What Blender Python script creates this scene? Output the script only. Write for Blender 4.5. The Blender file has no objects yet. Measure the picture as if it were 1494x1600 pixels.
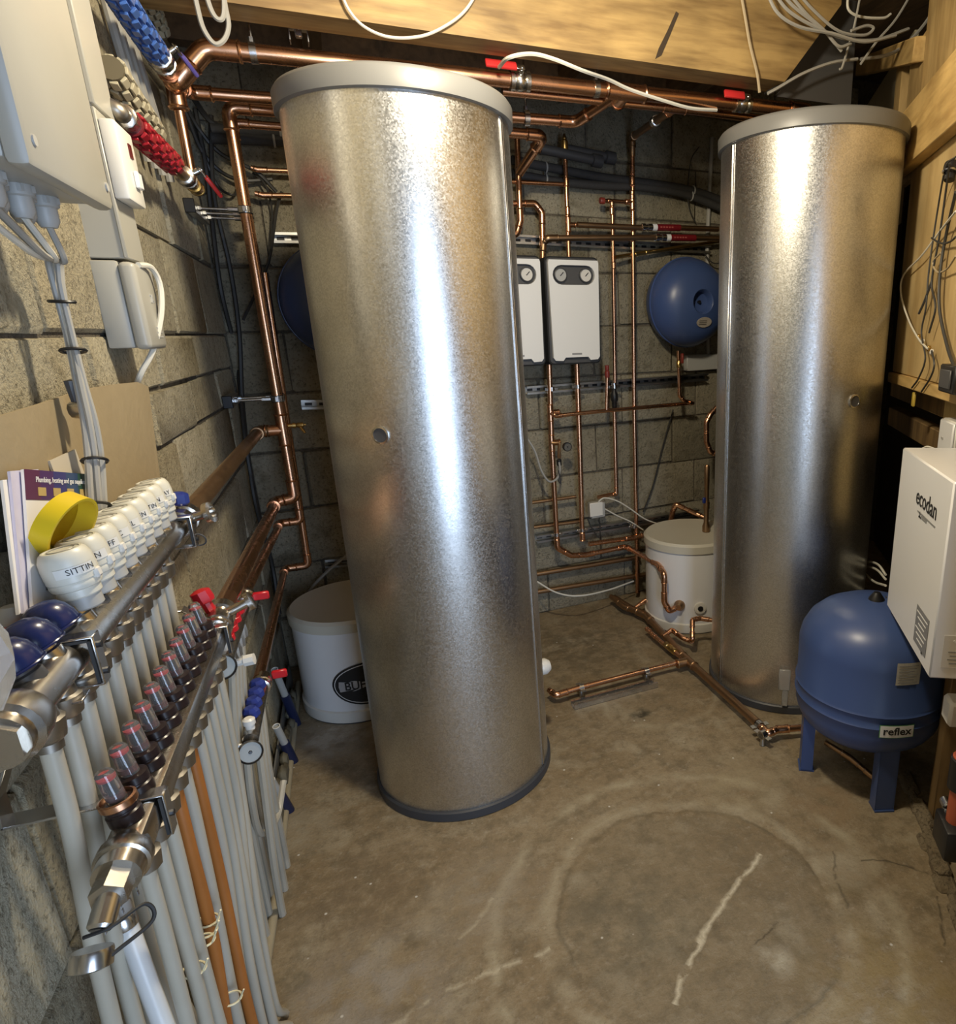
import bpy, bmesh, math, random
from math import pi, sin, cos, radians
from mathutils import Vector as V, Matrix, Quaternion
random.seed(7)
SC = bpy.context.scene
COL = SC.collection
# ------------------------------------------------------------------ camera
F_PX, CX, CY = 1023.92, 976.93, 825.10
PITCH, ROLL, YAW, CAM_H = 0.29446, -0.02107, 0.39274, 1.48407
_f = V((sin(YAW), cos(YAW), 0)); _r = V((cos(YAW), -sin(YAW), 0)); _u = V((0, 0, 1))
CF = _f * cos(PITCH) - _u * sin(PITCH); _u2 = _u * cos(PITCH) + _f * sin(PITCH)
CR = _r * cos(ROLL) + _u2 * sin(ROLL); CU = _u2 * cos(ROLL) - _r * sin(ROLL)
CAM = V((0, 0, CAM_H))
cd = bpy.data.cameras.new('camera'); cam = bpy.data.objects.new('camera', cd); COL.objects.link(cam)
cd.sensor_fit = 'HORIZONTAL'; cd.sensor_width = 36.0; cd.lens = 36.0 * F_PX / 1494
cd.shift_x = (747 - CX) / 1494; cd.shift_y = (CY - 800) / 1494; cd.clip_start = 0.02
m = Matrix((CR, CU, -CF)).transposed().to_4x4(); m.translation = CAM
cam.matrix_world = m; SC.camera = cam
# ------------------------------------------------------------------ world, lamps, exposure
w = bpy.data.worlds.new('world'); SC.world = w; w.use_nodes = True
w.node_tree.nodes['Background'].inputs[0].default_value = (0.95, 0.97, 1.0, 1)
w.node_tree.nodes['Background'].inputs[1].default_value = 0.16
def light(name, kind, loc, energy, color, **kw):
    l = bpy.data.lights.new(name, kind); l.energy = energy; l.color = color
    for k, v in kw.items(): setattr(l, k, v)
    o = bpy.data.objects.new(name, l); COL.objects.link(o); o.location = loc
    return o
# the lamp under the ceiling between the cylinders and the viewer
light('ceiling_lamp_light', 'POINT', (0.42, 1.32, 2.38), 46, (1.0, 0.88, 0.66), shadow_soft_size=0.07)
# daylight through the open doorway behind the viewer
dl = light('doorway_daylight', 'AREA', (0.62, -1.50, 1.00), 32, (0.56, 0.73, 1.0), shape='RECTANGLE', size=1.0, size_y=1.9)
dl.rotation_euler = (radians(90), 0, 0)
SC.view_settings.view_transform = 'Standard'; SC.view_settings.look = 'None'
SC.view_settings.gamma = 1.0; SC.view_settings.use_curve_mapping = False
SC.view_settings.exposure = 0.90
# ------------------------------------------------------------------ planes of the room and lookups
XL = -0.41                                   # face of the left wall
BROT = 0.0737                                # the back wall is a little out of square
BN = V((-sin(BROT), cos(BROT), 0)); BP = V((0.82, 3.24, 0))
BD = V((cos(BROT), sin(BROT), 0))
RD = V((0.519, 0.8548, 0)); RN = V((0.8548, -0.519, 0)); RP = V((1.53, 1.26, 0))   # stud wall on the right
def ray(x, y): return CF + CR * ((x - CX) / F_PX) - CU * ((y - CY) / F_PX)
def atX(x, y, X): d = ray(x, y); return CAM + d * (X / d.x)
def atY(x, y, Y): d = ray(x, y); return CAM + d * (Y / d.y)
def atZ(x, y, Z): d = ray(x, y); return CAM + d * ((Z - CAM_H) / d.z)
def atB(x, y, o=0.0): d = ray(x, y); return CAM + d * (((BP - CAM).dot(BN) - o) / d.dot(BN))   # o metres in front of the back wall
def atR(x, y, o=0.0): d = ray(x, y); return CAM + d * (((RP - CAM).dot(RN) - o) / d.dot(RN))
def rw(s, o, z): return RP + RD * s - RN * o + V((0, 0, z))       # stud wall coordinates: along, into the room, up
def bw(a, o, z): return BP + BD * (a - 0.82) - BN * o + V((0, 0, z))
# ------------------------------------------------------------------ materials
MATS = {}
def nd(nt, t, **kw):
    n = nt.nodes.new(t)
    for k, v in kw.items():
        if k in n.inputs.keys() if isinstance(k, str) else False: n.inputs[k].default_value = v
        else: setattr(n, k, v)
    return n
def mat(name, col, rough=0.5, metal=0.0, col2=None, scale=20.0, bump=0.0, bscale=None, rvar=0.0, detail=4.0, contrast=None, trans=0.0, alpha=1.0, coat=0.0, stretch=None, emit=None):
    if name in MATS: return MATS[name]
    m = bpy.data.materials.new(name); m.use_nodes = True; nt = m.node_tree
    b = nt.nodes['Principled BSDF']; L = nt.links.new
    b.inputs['Base Color'].default_value = (*col, 1); b.inputs['Roughness'].default_value = rough; b.inputs['Metallic'].default_value = metal
    if trans: b.inputs['Transmission Weight'].default_value = trans
    if alpha < 1: b.inputs['Alpha'].default_value = alpha
    if coat: b.inputs['Coat Weight'].default_value = coat
    if emit: b.inputs['Emission Color'].default_value = (*emit[0], 1); b.inputs['Emission Strength'].default_value = emit[1]
    tc = nt.nodes.new('ShaderNodeTexCoord'); src = tc.outputs['Object']
    if stretch:
        mp = nt.nodes.new('ShaderNodeMapping'); mp.inputs['Scale'].default_value = stretch; L(src, mp.inputs['Vector']); src = mp.outputs[0]
    if col2 or rvar:
        n = nt.nodes.new('ShaderNodeTexNoise'); n.inputs['Scale'].default_value = scale; n.inputs['Detail'].default_value = detail; n.inputs['Roughness'].default_value = 0.62
        L(src, n.inputs['Vector']); fac = n.outputs['Fac']
        if contrast:
            r = nt.nodes.new('ShaderNodeMapRange'); r.inputs['From Min'].default_value = contrast[0]; r.inputs['From Max'].default_value = contrast[1]; L(fac, r.inputs['Value']); fac = r.outputs[0]
        if col2:
            mx = nt.nodes.new('ShaderNodeMix'); mx.data_type = 'RGBA'; mx.inputs['A'].default_value = (*col, 1); mx.inputs['B'].default_value = (*col2, 1)
            L(fac, mx.inputs['Factor']); L(mx.outputs['Result'], b.inputs['Base Color'])
        if rvar:
            r2 = nt.nodes.new('ShaderNodeMapRange'); r2.inputs['To Min'].default_value = max(0.02, rough - rvar); r2.inputs['To Max'].default_value = rough + rvar
            L(n.outputs['Fac'], r2.inputs['Value']); L(r2.outputs[0], b.inputs['Roughness'])
    if bump:
        n2 = nt.nodes.new('ShaderNodeTexNoise'); n2.inputs['Scale'].default_value = bscale or scale; n2.inputs['Detail'].default_value = 5; L(src, n2.inputs['Vector'])
        bp = nt.nodes.new('ShaderNodeBump'); bp.inputs['Strength'].default_value = bump; bp.inputs['Distance'].default_value = 0.01
        L(n2.outputs['Fac'], bp.inputs['Height']); L(bp.outputs[0], b.inputs['Normal'])
    MATS[name] = m; return m
M_copper = mat('copper', (0.80, 0.47, 0.29), 0.27, 1.0, (0.62, 0.32, 0.18), 14, rvar=0.10)
M_copper_dull = mat('aged_copper', (0.50, 0.33, 0.19), 0.40, 1.0, (0.33, 0.20, 0.11), 18, rvar=0.12)
M_solder = mat('solder', (0.66, 0.55, 0.46), 0.3, 1.0, (0.6, 0.3, 0.16), 60, rvar=0.1)
M_brass = mat('brass', (0.70, 0.50, 0.20), 0.28, 1.0, (0.5, 0.34, 0.12), 40)
M_nickel = mat('nickel', (0.62, 0.58, 0.52), 0.26, 1.0, (0.46, 0.43, 0.38), 30, rvar=0.08)
M_nut = mat('dull_nickel', (0.40, 0.37, 0.33), 0.42, 1.0, (0.30, 0.28, 0.24), 30)
M_chrome = mat('zinc', (0.72, 0.72, 0.72), 0.25, 1.0, (0.5, 0.5, 0.5), 30, rvar=0.1)
M_steel = mat('galvanised_strut', (0.55, 0.55, 0.53), 0.36, 1.0, (0.4, 0.4, 0.38), 25, rvar=0.1)
M_black = mat('black_plastic', (0.012, 0.012, 0.013), 0.4)
M_rubber = mat('black_rubber', (0.02, 0.02, 0.02), 0.65)
M_dgrey = mat('dark_grey_plastic', (0.06, 0.06, 0.062), 0.45)
M_white = mat('white_plastic', (0.72, 0.70, 0.64), 0.35)
M_whitepaint = mat('white_enamel', (0.78, 0.78, 0.78), 0.28)
M_cream = mat('cream_plastic', (0.66, 0.62, 0.52), 0.4, col2=(0.60, 0.56, 0.46), scale=5)
M_greyplas = mat('grey_plastic', (0.40, 0.39, 0.34), 0.38, col2=(0.35, 0.34, 0.30), scale=6)
M_lgrey = mat('light_grey_plastic', (0.40, 0.40, 0.38), 0.45)
M_red = mat('red_plastic', (0.50, 0.012, 0.020), 0.32)
M_redlever = mat('red_vinyl', (0.60, 0.03, 0.03), 0.38)
M_blue = mat('blue_plastic', (0.018, 0.035, 0.22), 0.28)
M_navy = mat('navy_cap', (0.012, 0.02, 0.085), 0.25)
M_tank = mat('blue_enamel', (0.052, 0.090, 0.235), 0.36, col2=(0.046, 0.080, 0.21), scale=4, rvar=0.06)
M_yellow = mat('yellow_tape', (0.72, 0.52, 0.015), 0.38)
M_pex = mat('white_pipe', (0.47, 0.44, 0.36), 0.38, col2=(0.38, 0.34, 0.26), scale=11)
M_orangepipe = mat('orange_stained_pipe', (0.42, 0.15, 0.03), 0.45, col2=(0.30, 0.10, 0.02), scale=14)
M_cable = mat('grey_cable', (0.34, 0.33, 0.30), 0.5)
M_wcable = mat('white_cable', (0.66, 0.64, 0.56), 0.45)
M_dcable = mat('dark_cable', (0.035, 0.034, 0.032), 0.5)
M_paper = mat('paper', (0.74, 0.73, 0.72), 0.6)
M_ink = mat('printing_ink', (0.015, 0.015, 0.016), 0.6)
M_lightink = mat('white_print', (0.8, 0.8, 0.8), 0.5)
M_clear = mat('clear_plastic', (0.93, 0.90, 0.88), 0.06, trans=0.92)
M_polythene = mat('clear_polythene', (0.85, 0.87, 0.9), 0.18, trans=0.75)
M_lagging = mat('dark_lagging', (0.035, 0.035, 0.036), 0.75, col2=(0.055, 0.053, 0.05), scale=30, bump=0.3, bscale=120)
M_pinelight = None
# ------------------------------------------------------------------ mesh builder
class MB:
    def __init__(s): s.v = []; s.f = []
    def add(s, vs, fs, M=None):
        o = len(s.v)
        s.v += [(M @ V(p)) if M else V(p) for p in vs]
        s.f += [tuple(i + o for i in f) for f in fs]
        return s
    def box(s, c, size, M=None, bev=0.0, seg=1, ax=None):
        """box centred at c; ax = (ux, uy, uz) local axes"""
        bm = bmesh.new(); bmesh.ops.create_cube(bm, size=1.0)
        for v in bm.verts: v.co = V((v.co.x * size[0], v.co.y * size[1], v.co.z * size[2]))
        if bev > 0: bmesh.ops.bevel(bm, geom=list(bm.edges), offset=min(bev, min(size) * 0.49), segments=seg, affect='EDGES', profile=0.5)
        bm.verts.index_update()
        vs = [v.co.copy() for v in bm.verts]; fs = [tuple(v.index for v in f.verts) for f in bm.faces]; bm.free()
        c = V(c)
        if ax: vs = [c + ax[0] * p.x + ax[1] * p.y + ax[2] * p.z for p in vs]
        else: vs = [c + p for p in vs]
        return s.add(vs, fs, M)
    def tube(s, pts, r, n=10, caps=True, rs=None, M=None):
        pts = [V(p) for p in pts]; k = len(pts)
        T = []
        for i in range(k):
            a = pts[max(i - 1, 0)]; b = pts[min(i + 1, k - 1)]; d = b - a
            T.append(d.normalized() if d.length > 1e-9 else V((0, 0, 1)))
        up = V((0, 0, 1)) if abs(T[0].z) < 0.9 else V((1, 0, 0))
        N = (up - T[0] * up.dot(T[0])).normalized(); vs = []
        for i in range(k):
            if i:
                q = T[i - 1].rotation_difference(T[i]); N = q @ N; N = (N - T[i] * N.dot(T[i])).normalized()
            Bn = T[i].cross(N); rr = rs[i] if rs else r
            for j in range(n):
                a = 2 * pi * j / n; vs.append(pts[i] + (N * cos(a) + Bn * sin(a)) * rr)
        fs = [(i * n + j, i * n + (j + 1) % n, (i + 1) * n + (j + 1) % n, (i + 1) * n + j) for i in range(k - 1) for j in range(n)]
        if caps: fs += [tuple(range(n))[::-1], tuple((k - 1) * n + j for j in range(n))]
        return s.add(vs, fs, M)
    def cyl(s, a, b, r, r2=None, n=16, M=None):
        return s.tube([a, b], r, n, rs=[r, r if r2 is None else r2], M=M)
    def lathe(s, prof, o=(0, 0, 0), ax=(0, 0, 1), n=24, M=None, ref=None):
        """prof: list of (radius, height along ax)"""
        ax = V(ax).normalized(); o = V(o)
        up = V(ref) if ref else (V((0, 0, 1)) if abs(ax.z) < 0.9 else V((1, 0, 0)))
        N = (up - ax * up.dot(ax)).normalized(); Bn = ax.cross(N); vs = []; fs = []; idx = []
        for (r, h) in prof:
            if r < 1e-6: idx.append([len(vs)]); vs.append(o + ax * h)
            else:
                idx.append(list(range(len(vs), len(vs) + n)))
                for j in range(n):
                    a = 2 * pi * j / n; vs.append(o + ax * h + (N * cos(a) + Bn * sin(a)) * r)
        for A, Bx in zip(idx, idx[1:]):
            for j in range(n):
                k = (j + 1) % n
                if len(A) == 1 and len(Bx) == 1: continue
                if len(A) == 1: fs.append((A[0], Bx[k], Bx[j])[::-1])
                elif len(Bx) == 1: fs.append((A[j], A[k], Bx[0]))
                else: fs.append((A[j], A[k], Bx[k], Bx[j]))
        if len(idx[0]) > 1: fs.append(tuple(idx[0])[::-1])
        if len(idx[-1]) > 1: fs.append(tuple(idx[-1]))
        return s.add(vs, fs, M)
    def prism(s, poly, o, ux, uy, d, M=None):
        """polygon (2D) at o in axes ux, uy extruded by vector d"""
        o = V(o); ux = V(ux); uy = V(uy); d = V(d); n = len(poly)
        vs = [o + ux * p[0] + uy * p[1] for p in poly]; vs += [p + d for p in vs]
        fs = [tuple(range(n))[::-1], tuple(range(n, 2 * n))] + [(i, (i + 1) % n, n + (i + 1) % n, n + i) for i in range(n)]
        return s.add(vs, fs, M)
    def ring(s, c, ax, R, r, n=20, k=8, M=None):
        ax = V(ax).normalized(); c = V(c); up = V((0, 0, 1)) if abs(ax.z) < 0.9 else V((1, 0, 0))
        N = (up - ax * up.dot(ax)).normalized(); Bn = ax.cross(N); vs = []
        for i in range(n):
            a = 2 * pi * i / n; e = N * cos(a) + Bn * sin(a)
            for j in range(k):
                t = 2 * pi * j / k; vs.append(c + e * (R + r * cos(t)) + ax * (r * sin(t)))
        fs = [(i * k + j, i * k + (j + 1) % k, ((i + 1) % n) * k + (j + 1) % k, ((i + 1) % n) * k + j) for i in range(n) for j in range(k)]
        return s.add(vs, fs, M)
    def mesh(s, name, mt, org, angle=38):
        me = bpy.data.meshes.new(name)
        me.from_pydata([tuple(p - org) for p in s.v], [], s.f); me.validate()
        bm = bmesh.new(); bm.from_mesh(me); bmesh.ops.recalc_face_normals(bm, faces=bm.faces); bm.to_mesh(me); bm.free()
        me.polygons.foreach_set('use_smooth', [True] * len(me.polygons))
        me.set_sharp_from_angle(angle=radians(angle)); me.update()
        me.materials.append(mt); return me
    def build(s, name, mt, parent=None, org=None, angle=38, label=None):
        """link as ONE mesh object; the origin defaults to the middle of the bottom"""
        if org is None:
            lo = [min(p[i] for p in s.v) for i in range(3)]; hi = [max(p[i] for p in s.v) for i in range(3)]
            org = V(((lo[0] + hi[0]) / 2, (lo[1] + hi[1]) / 2, lo[2]))
        org = V(org); o = bpy.data.objects.new(name, s.mesh(name, mt, org, angle)); COL.objects.link(o)
        if parent: o.parent = parent; o.location = org - wloc(parent)
        else: o.location = org
        if label: o['label'] = label
        return o
def wloc(o):
    l = V(o.location)
    while o.parent: o = o.parent; l = l + V(o.location)
    return l
def tag(o, label, cat, group=None, kind=None):
    o['label'] = label; o['category'] = cat
    if group: o['group'] = group
    if kind: o['kind'] = kind
    return o
def thing(name, loc, label, cat, group=None):
    o = bpy.data.objects.new(name, None); COL.objects.link(o); o.location = V(loc); o.empty_display_size = 0.05
    return tag(o, label, cat, group)
def struct(o, label=None):
    o['kind'] = 'structure'
    if label: o['label'] = label
    return o
def copy_tree(o, loc, label=None, parent=None):
    c = o.copy(); COL.objects.link(c); c.parent = parent
    if loc is not None: c.location = V(loc)
    if label: c['label'] = label
    for ch in o.children: copy_tree(ch, None, None, c)
    return c
def fillet(pts, rad, seg=5):
    pts = [V(p) for p in pts]; out = [pts[0]]
    for i in range(1, len(pts) - 1):
        a, b, c = pts[i - 1], pts[i], pts[i + 1]; d1 = (a - b); d2 = (c - b)
        if d1.length < 1e-6 or d2.length < 1e-6: continue
        l1, l2 = d1.length, d2.length; d1.normalize(); d2.normalize(); ang = d1.angle(d2)
        if ang > radians(172): out.append(b); continue
        t = min(rad / math.tan(ang / 2), l1 * 0.48, l2 * 0.48)
        p0 = b + d1 * t; p2 = b + d2 * t
        for k in range(seg + 1):
            u = k / seg; out.append(p0 * (1 - u) ** 2 + b * (2 * u * (1 - u)) + p2 * u ** 2)
    out.append(pts[-1]); return out
def smooth_path(pts, seg=8):
    """Catmull-Rom through the points"""
    P = [V(p) for p in pts]; P = [P[0] * 2 - P[1]] + P + [P[-1] * 2 - P[-2]]; out = []
    for i in range(1, len(P) - 2):
        for k in range(seg):
            t = k / seg; a, b, c, d = P[i - 1], P[i], P[i + 1], P[i + 2]
            out.append(0.5 * ((2 * b) + (c - a) * t + (2 * a - 5 * b + 4 * c - d) * t * t + (3 * b - a - 3 * c + d) * t ** 3))
    out.append(P[-2]); return out
def copper(pts, r, label, parent=None, mt=None, name='copper_pipe', ends=(), tees=(), n=12, group=None, couplings=(), elbows=True):
    """a run of copper pipe: the tube with elbow fittings at its corners, tee and coupling fittings along it"""
    pts = [V(p) for p in pts]; mt = mt or M_copper
    root = MB().tube(fillet(pts, r * 2.4), r, n).build(name, mt, parent)
    if parent is None: tag(root, label, 'pipe', group)
    def rings(mb, p, d):
        mb.ring(p, d, r * 1.08, r * 0.22, 14, 6)
    if elbows:
        for i in range(1, len(pts) - 1):
            a, b, c = pts[i - 1], pts[i], pts[i + 1]
            if (a - b).angle(c - b) > radians(172): continue
            L = r * 3.6; p0 = b + (a - b).normalized() * min(L, (a - b).length * 0.5); p2 = b + (c - b).normalized() * min(L, (c - b).length * 0.5)
            mb = MB().tube(fillet([p0, b, p2], r * 2.4, 6), r * 1.17, n)
            rings(mb, p0, a - b); rings(mb, p2, c - b)
            mb.build('elbow', mt, root)
    for (p, d, br) in tees:
        p = V(p); d = V(d).normalized(); mb = MB().tube([p - d * r * 3, p + d * r * 3], r * 1.18, n)
        rings(mb, p - d * r * 3, d); rings(mb, p + d * r * 3, d)
        if br is not None: br = V(br).normalized(); mb.tube([p, p + br * r * 3.2], r * 1.12, n); rings(mb, p + br * r * 3.2, br)
        mb.build('tee', mt, root)
    for (p, d) in couplings:
        p = V(p); d = V(d).normalized(); mb = MB().tube([p - d * r * 1.6, p + d * r * 1.6], r * 1.16, n)
        rings(mb, p - d * r * 1.6, d); rings(mb, p + d * r * 1.6, d); mb.build('coupling', mt, root)
    return root
def cable(pts, r, mt, label, name='cable', n=6, group=None, seg=7, parent=None):
    o = MB().tube(smooth_path(pts, seg), r, n).build(name, mt, parent)
    if parent is None: tag(o, label, 'cable', group)
    return o
def text(body, size, o, ux, uy, mt, parent, name='lettering', depth=0.0006, align='CENTER', squeeze=1.0):
    """flat lettering turned into a thin mesh; o = middle of the line, ux = reading direction, uy = up"""
    cu = bpy.data.curves.new('t', 'FONT'); cu.body = body; cu.size = size; cu.align_x = align; cu.align_y = 'CENTER'; cu.extrude = depth; cu.resolution_u = 3
    to = bpy.data.objects.new('t', cu); COL.objects.link(to)
    dg = bpy.context.evaluated_depsgraph_get(); me0 = bpy.data.meshes.new_from_object(to.evaluated_get(dg))
    vs = [v.co.copy() for v in me0.vertices]; fs = [tuple(p.vertices) for p in me0.polygons]
    bpy.data.objects.remove(to); bpy.data.curves.remove(cu); bpy.data.meshes.remove(me0)
    ux = V(ux).normalized(); uy = V(uy).normalized(); nz = ux.cross(uy); o = V(o)
    mb = MB(); mb.add([o + ux * (p.x * squeeze) + uy * p.y + nz * p.z for p in vs], fs)
    return mb.build(name, mt, parent, angle=20)
# ================================================================== THE ROOM
def wood(name, c1, c2, axis, sc=1.0, rough=0.6):
    """timber with grain running along the given axis vector (object space)"""
    if name in MATS: return MATS[name]
    m = bpy.data.materials.new(name); m.use_nodes = True; nt = m.node_tree; L = nt.links.new; b = nt.nodes['Principled BSDF']
    b.inputs['Roughness'].default_value = rough
    tc = nt.nodes.new('ShaderNodeTexCoord'); a = V(axis).normalized()
    # coordinate along the grain squeezed
    dt = nt.nodes.new('ShaderNodeVectorMath'); dt.operation = 'DOT_PRODUCT'; dt.inputs[1].default_value = a; L(tc.outputs['Object'], dt.inputs[0])
    sv = nt.nodes.new('ShaderNodeVectorMath'); sv.operation = 'SCALE'; sv.inputs[0].default_value = a * -0.86; L(dt.outputs['Value'], sv.inputs['Scale'])
    ad = nt.nodes.new('ShaderNodeVectorMath'); ad.operation = 'ADD'; L(tc.outputs['Object'], ad.inputs[0]); L(sv.outputs[0], ad.inputs[1])
    n1 = nt.nodes.new('ShaderNodeTexNoise'); n1.inputs['Scale'].default_value = 9 * sc; n1.inputs['Detail'].default_value = 5; n1.inputs['Distortion'].default_value = 1.3; L(ad.outputs[0], n1.inputs['Vector'])
    n2 = nt.nodes.new('ShaderNodeTexNoise'); n2.inputs['Scale'].default_value = 60 * sc; n2.inputs['Detail'].default_value = 4; L(ad.outputs[0], n2.inputs['Vector'])
    n3 = nt.nodes.new('ShaderNodeTexNoise'); n3.inputs['Scale'].default_value = 5; n3.inputs['Detail'].default_value = 3; L(tc.outputs['Object'], n3.inputs['Vector'])
    vo = nt.nodes.new('ShaderNodeTexVoronoi'); vo.inputs['Scale'].default_value = 6.0 * sc; L(ad.outputs[0], vo.inputs['Vector'])
    kr = nt.nodes.new('ShaderNodeMapRange'); kr.inputs['From Min'].default_value = 0.05; kr.inputs['From Max'].default_value = 0.15; L(vo.outputs['Distance'], kr.inputs['Value'])
    m1 = nt.nodes.new('ShaderNodeMath'); m1.operation = 'MULTIPLY_ADD'; m1.inputs[1].default_value = 0.45; L(n2.outputs['Fac'], m1.inputs[0]); L(n1.outputs['Fac'], m1.inputs[2])
    cr = nt.nodes.new('ShaderNodeValToRGB'); e = cr.color_ramp.elements; e[0].position = 0.54; e[0].color = (*c2, 1); e[1].position = 0.84; e[1].color = (*c1, 1); L(m1.outputs[0], cr.inputs[0])
    mx = nt.nodes.new('ShaderNodeMix'); mx.data_type = 'RGBA'; mx.inputs['A'].default_value = tuple(x * 0.35 for x in c2) + (1,); L(kr.outputs[0], mx.inputs['Factor']); L(cr.outputs[0], mx.inputs['B'])
    m3 = nt.nodes.new('ShaderNodeMapRange'); m3.inputs['From Min'].default_value = 0.3; m3.inputs['From Max'].default_value = 0.7; m3.inputs['To Min'].default_value = 0.72; m3.inputs['To Max'].default_value = 1.12; L(n3.outputs['Fac'], m3.inputs['Value'])
    hs = nt.nodes.new('ShaderNodeHueSaturation'); L(m3.outputs[0], hs.inputs['Value']); L(mx.outputs['Result'], hs.inputs['Color']); L(hs.outputs[0], b.inputs['Base Color'])
    bp = nt.nodes.new('ShaderNodeBump'); bp.inputs['Strength'].default_value = 0.25; bp.inputs['Distance'].default_value = 0.004; L(n2.outputs['Fac'], bp.inputs['Height']); L(bp.outputs[0], b.inputs['Normal'])
    MATS[name] = m; return m
def masonry(name, base, dark, pale, seed=0.0):
    """rough cast concrete block: aggregate pits, soot and limewash patches"""
    if name in MATS: return MATS[name]
    m = bpy.data.materials.new(name); m.use_nodes = True; nt = m.node_tree; L = nt.links.new; b = nt.nodes['Principled BSDF']; b.inputs['Roughness'].default_value = 0.9
    ge = nt.nodes.new('ShaderNodeNewGeometry'); off = nt.nodes.new('ShaderNodeVectorMath'); off.operation = 'ADD'; off.inputs[1].default_value = (seed, seed * .7, seed * .3); L(ge.outputs['Position'], off.inputs[0]); P = off.outputs[0]
    def noise(sc, det=4, ro=0.6):
        n = nt.nodes.new('ShaderNodeTexNoise'); n.inputs['Scale'].default_value = sc; n.inputs['Detail'].default_value = det; n.inputs['Roughness'].default_value = ro; L(P, n.inputs['Vector']); return n.outputs['Fac']
    def ramp(f, a, c): r = nt.nodes.new('ShaderNodeMapRange'); r.inputs['From Min'].default_value = a; r.inputs['From Max'].default_value = c; L(f, r.inputs['Value']); return r.outputs[0]
    def mix(f, A, B):
        x = nt.nodes.new('ShaderNodeMix'); x.data_type = 'RGBA'; L(f, x.inputs['Factor'])
        for k, v in (('A', A), ('B', B)):
            if isinstance(v, tuple): x.inputs[k].default_value = (*v, 1)
            else: L(v, x.inputs[k])
        return x.outputs['Result']
    big = noise(3.2, 5); mid = noise(17, 5); fine = noise(95, 6, 0.7); grit = noise(230, 3)
    c = mix(ramp(big, 0.38, 0.64), base, pale)
    c = mix(ramp(mid, 0.52, 0.74), c, dark)
    c = mix(ramp(fine, 0.52, 0.68), c, tuple(x * 0.55 for x in dark))
    L(c, b.inputs['Base Color'])
    s = nt.nodes.new('ShaderNodeMath'); s.operation = 'MULTIPLY_ADD'; s.inputs[1].default_value = 0.8; L(fine, s.inputs[0]); L(mid, s.inputs[2])
    s2 = nt.nodes.new('ShaderNodeMath'); s2.operation = 'MULTIPLY_ADD'; s2.inputs[1].default_value = 0.3; L(grit, s2.inputs[0]); L(s.outputs[0], s2.inputs[2])
    bp = nt.nodes.new('ShaderNodeBump'); bp.inputs['Strength'].default_value = 0.9; bp.inputs['Distance'].default_value = 0.018; L(s2.outputs[0], bp.inputs['Height']); L(bp.outputs[0], b.inputs['Normal'])
    MATS[name] = m; return m
M_block = [masonry('block_%d' % i, *c, seed=i * 3.7) for i, c in enumerate([
    ((0.42, 0.365, 0.24), (0.29, 0.245, 0.15), (0.51, 0.455, 0.32)),
    ((0.46, 0.405, 0.275), (0.32, 0.275, 0.175), (0.55, 0.495, 0.36)),
    ((0.37, 0.32, 0.21), (0.25, 0.21, 0.13), (0.46, 0.405, 0.28))])]
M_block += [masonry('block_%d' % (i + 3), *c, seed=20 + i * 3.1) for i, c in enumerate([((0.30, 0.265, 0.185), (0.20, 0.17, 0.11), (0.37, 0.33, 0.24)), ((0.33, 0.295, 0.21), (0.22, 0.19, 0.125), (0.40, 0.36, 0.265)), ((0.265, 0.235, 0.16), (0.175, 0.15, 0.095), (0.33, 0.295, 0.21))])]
M_mortar = masonry('mortar', (0.13, 0.11, 0.075), (0.06, 0.05, 0.035), (0.18, 0.15, 0.11))
M_render = masonry('cement_render', (0.36, 0.32, 0.24), (0.26, 0.22, 0.15), (0.44, 0.40, 0.31), 9.0)
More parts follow.
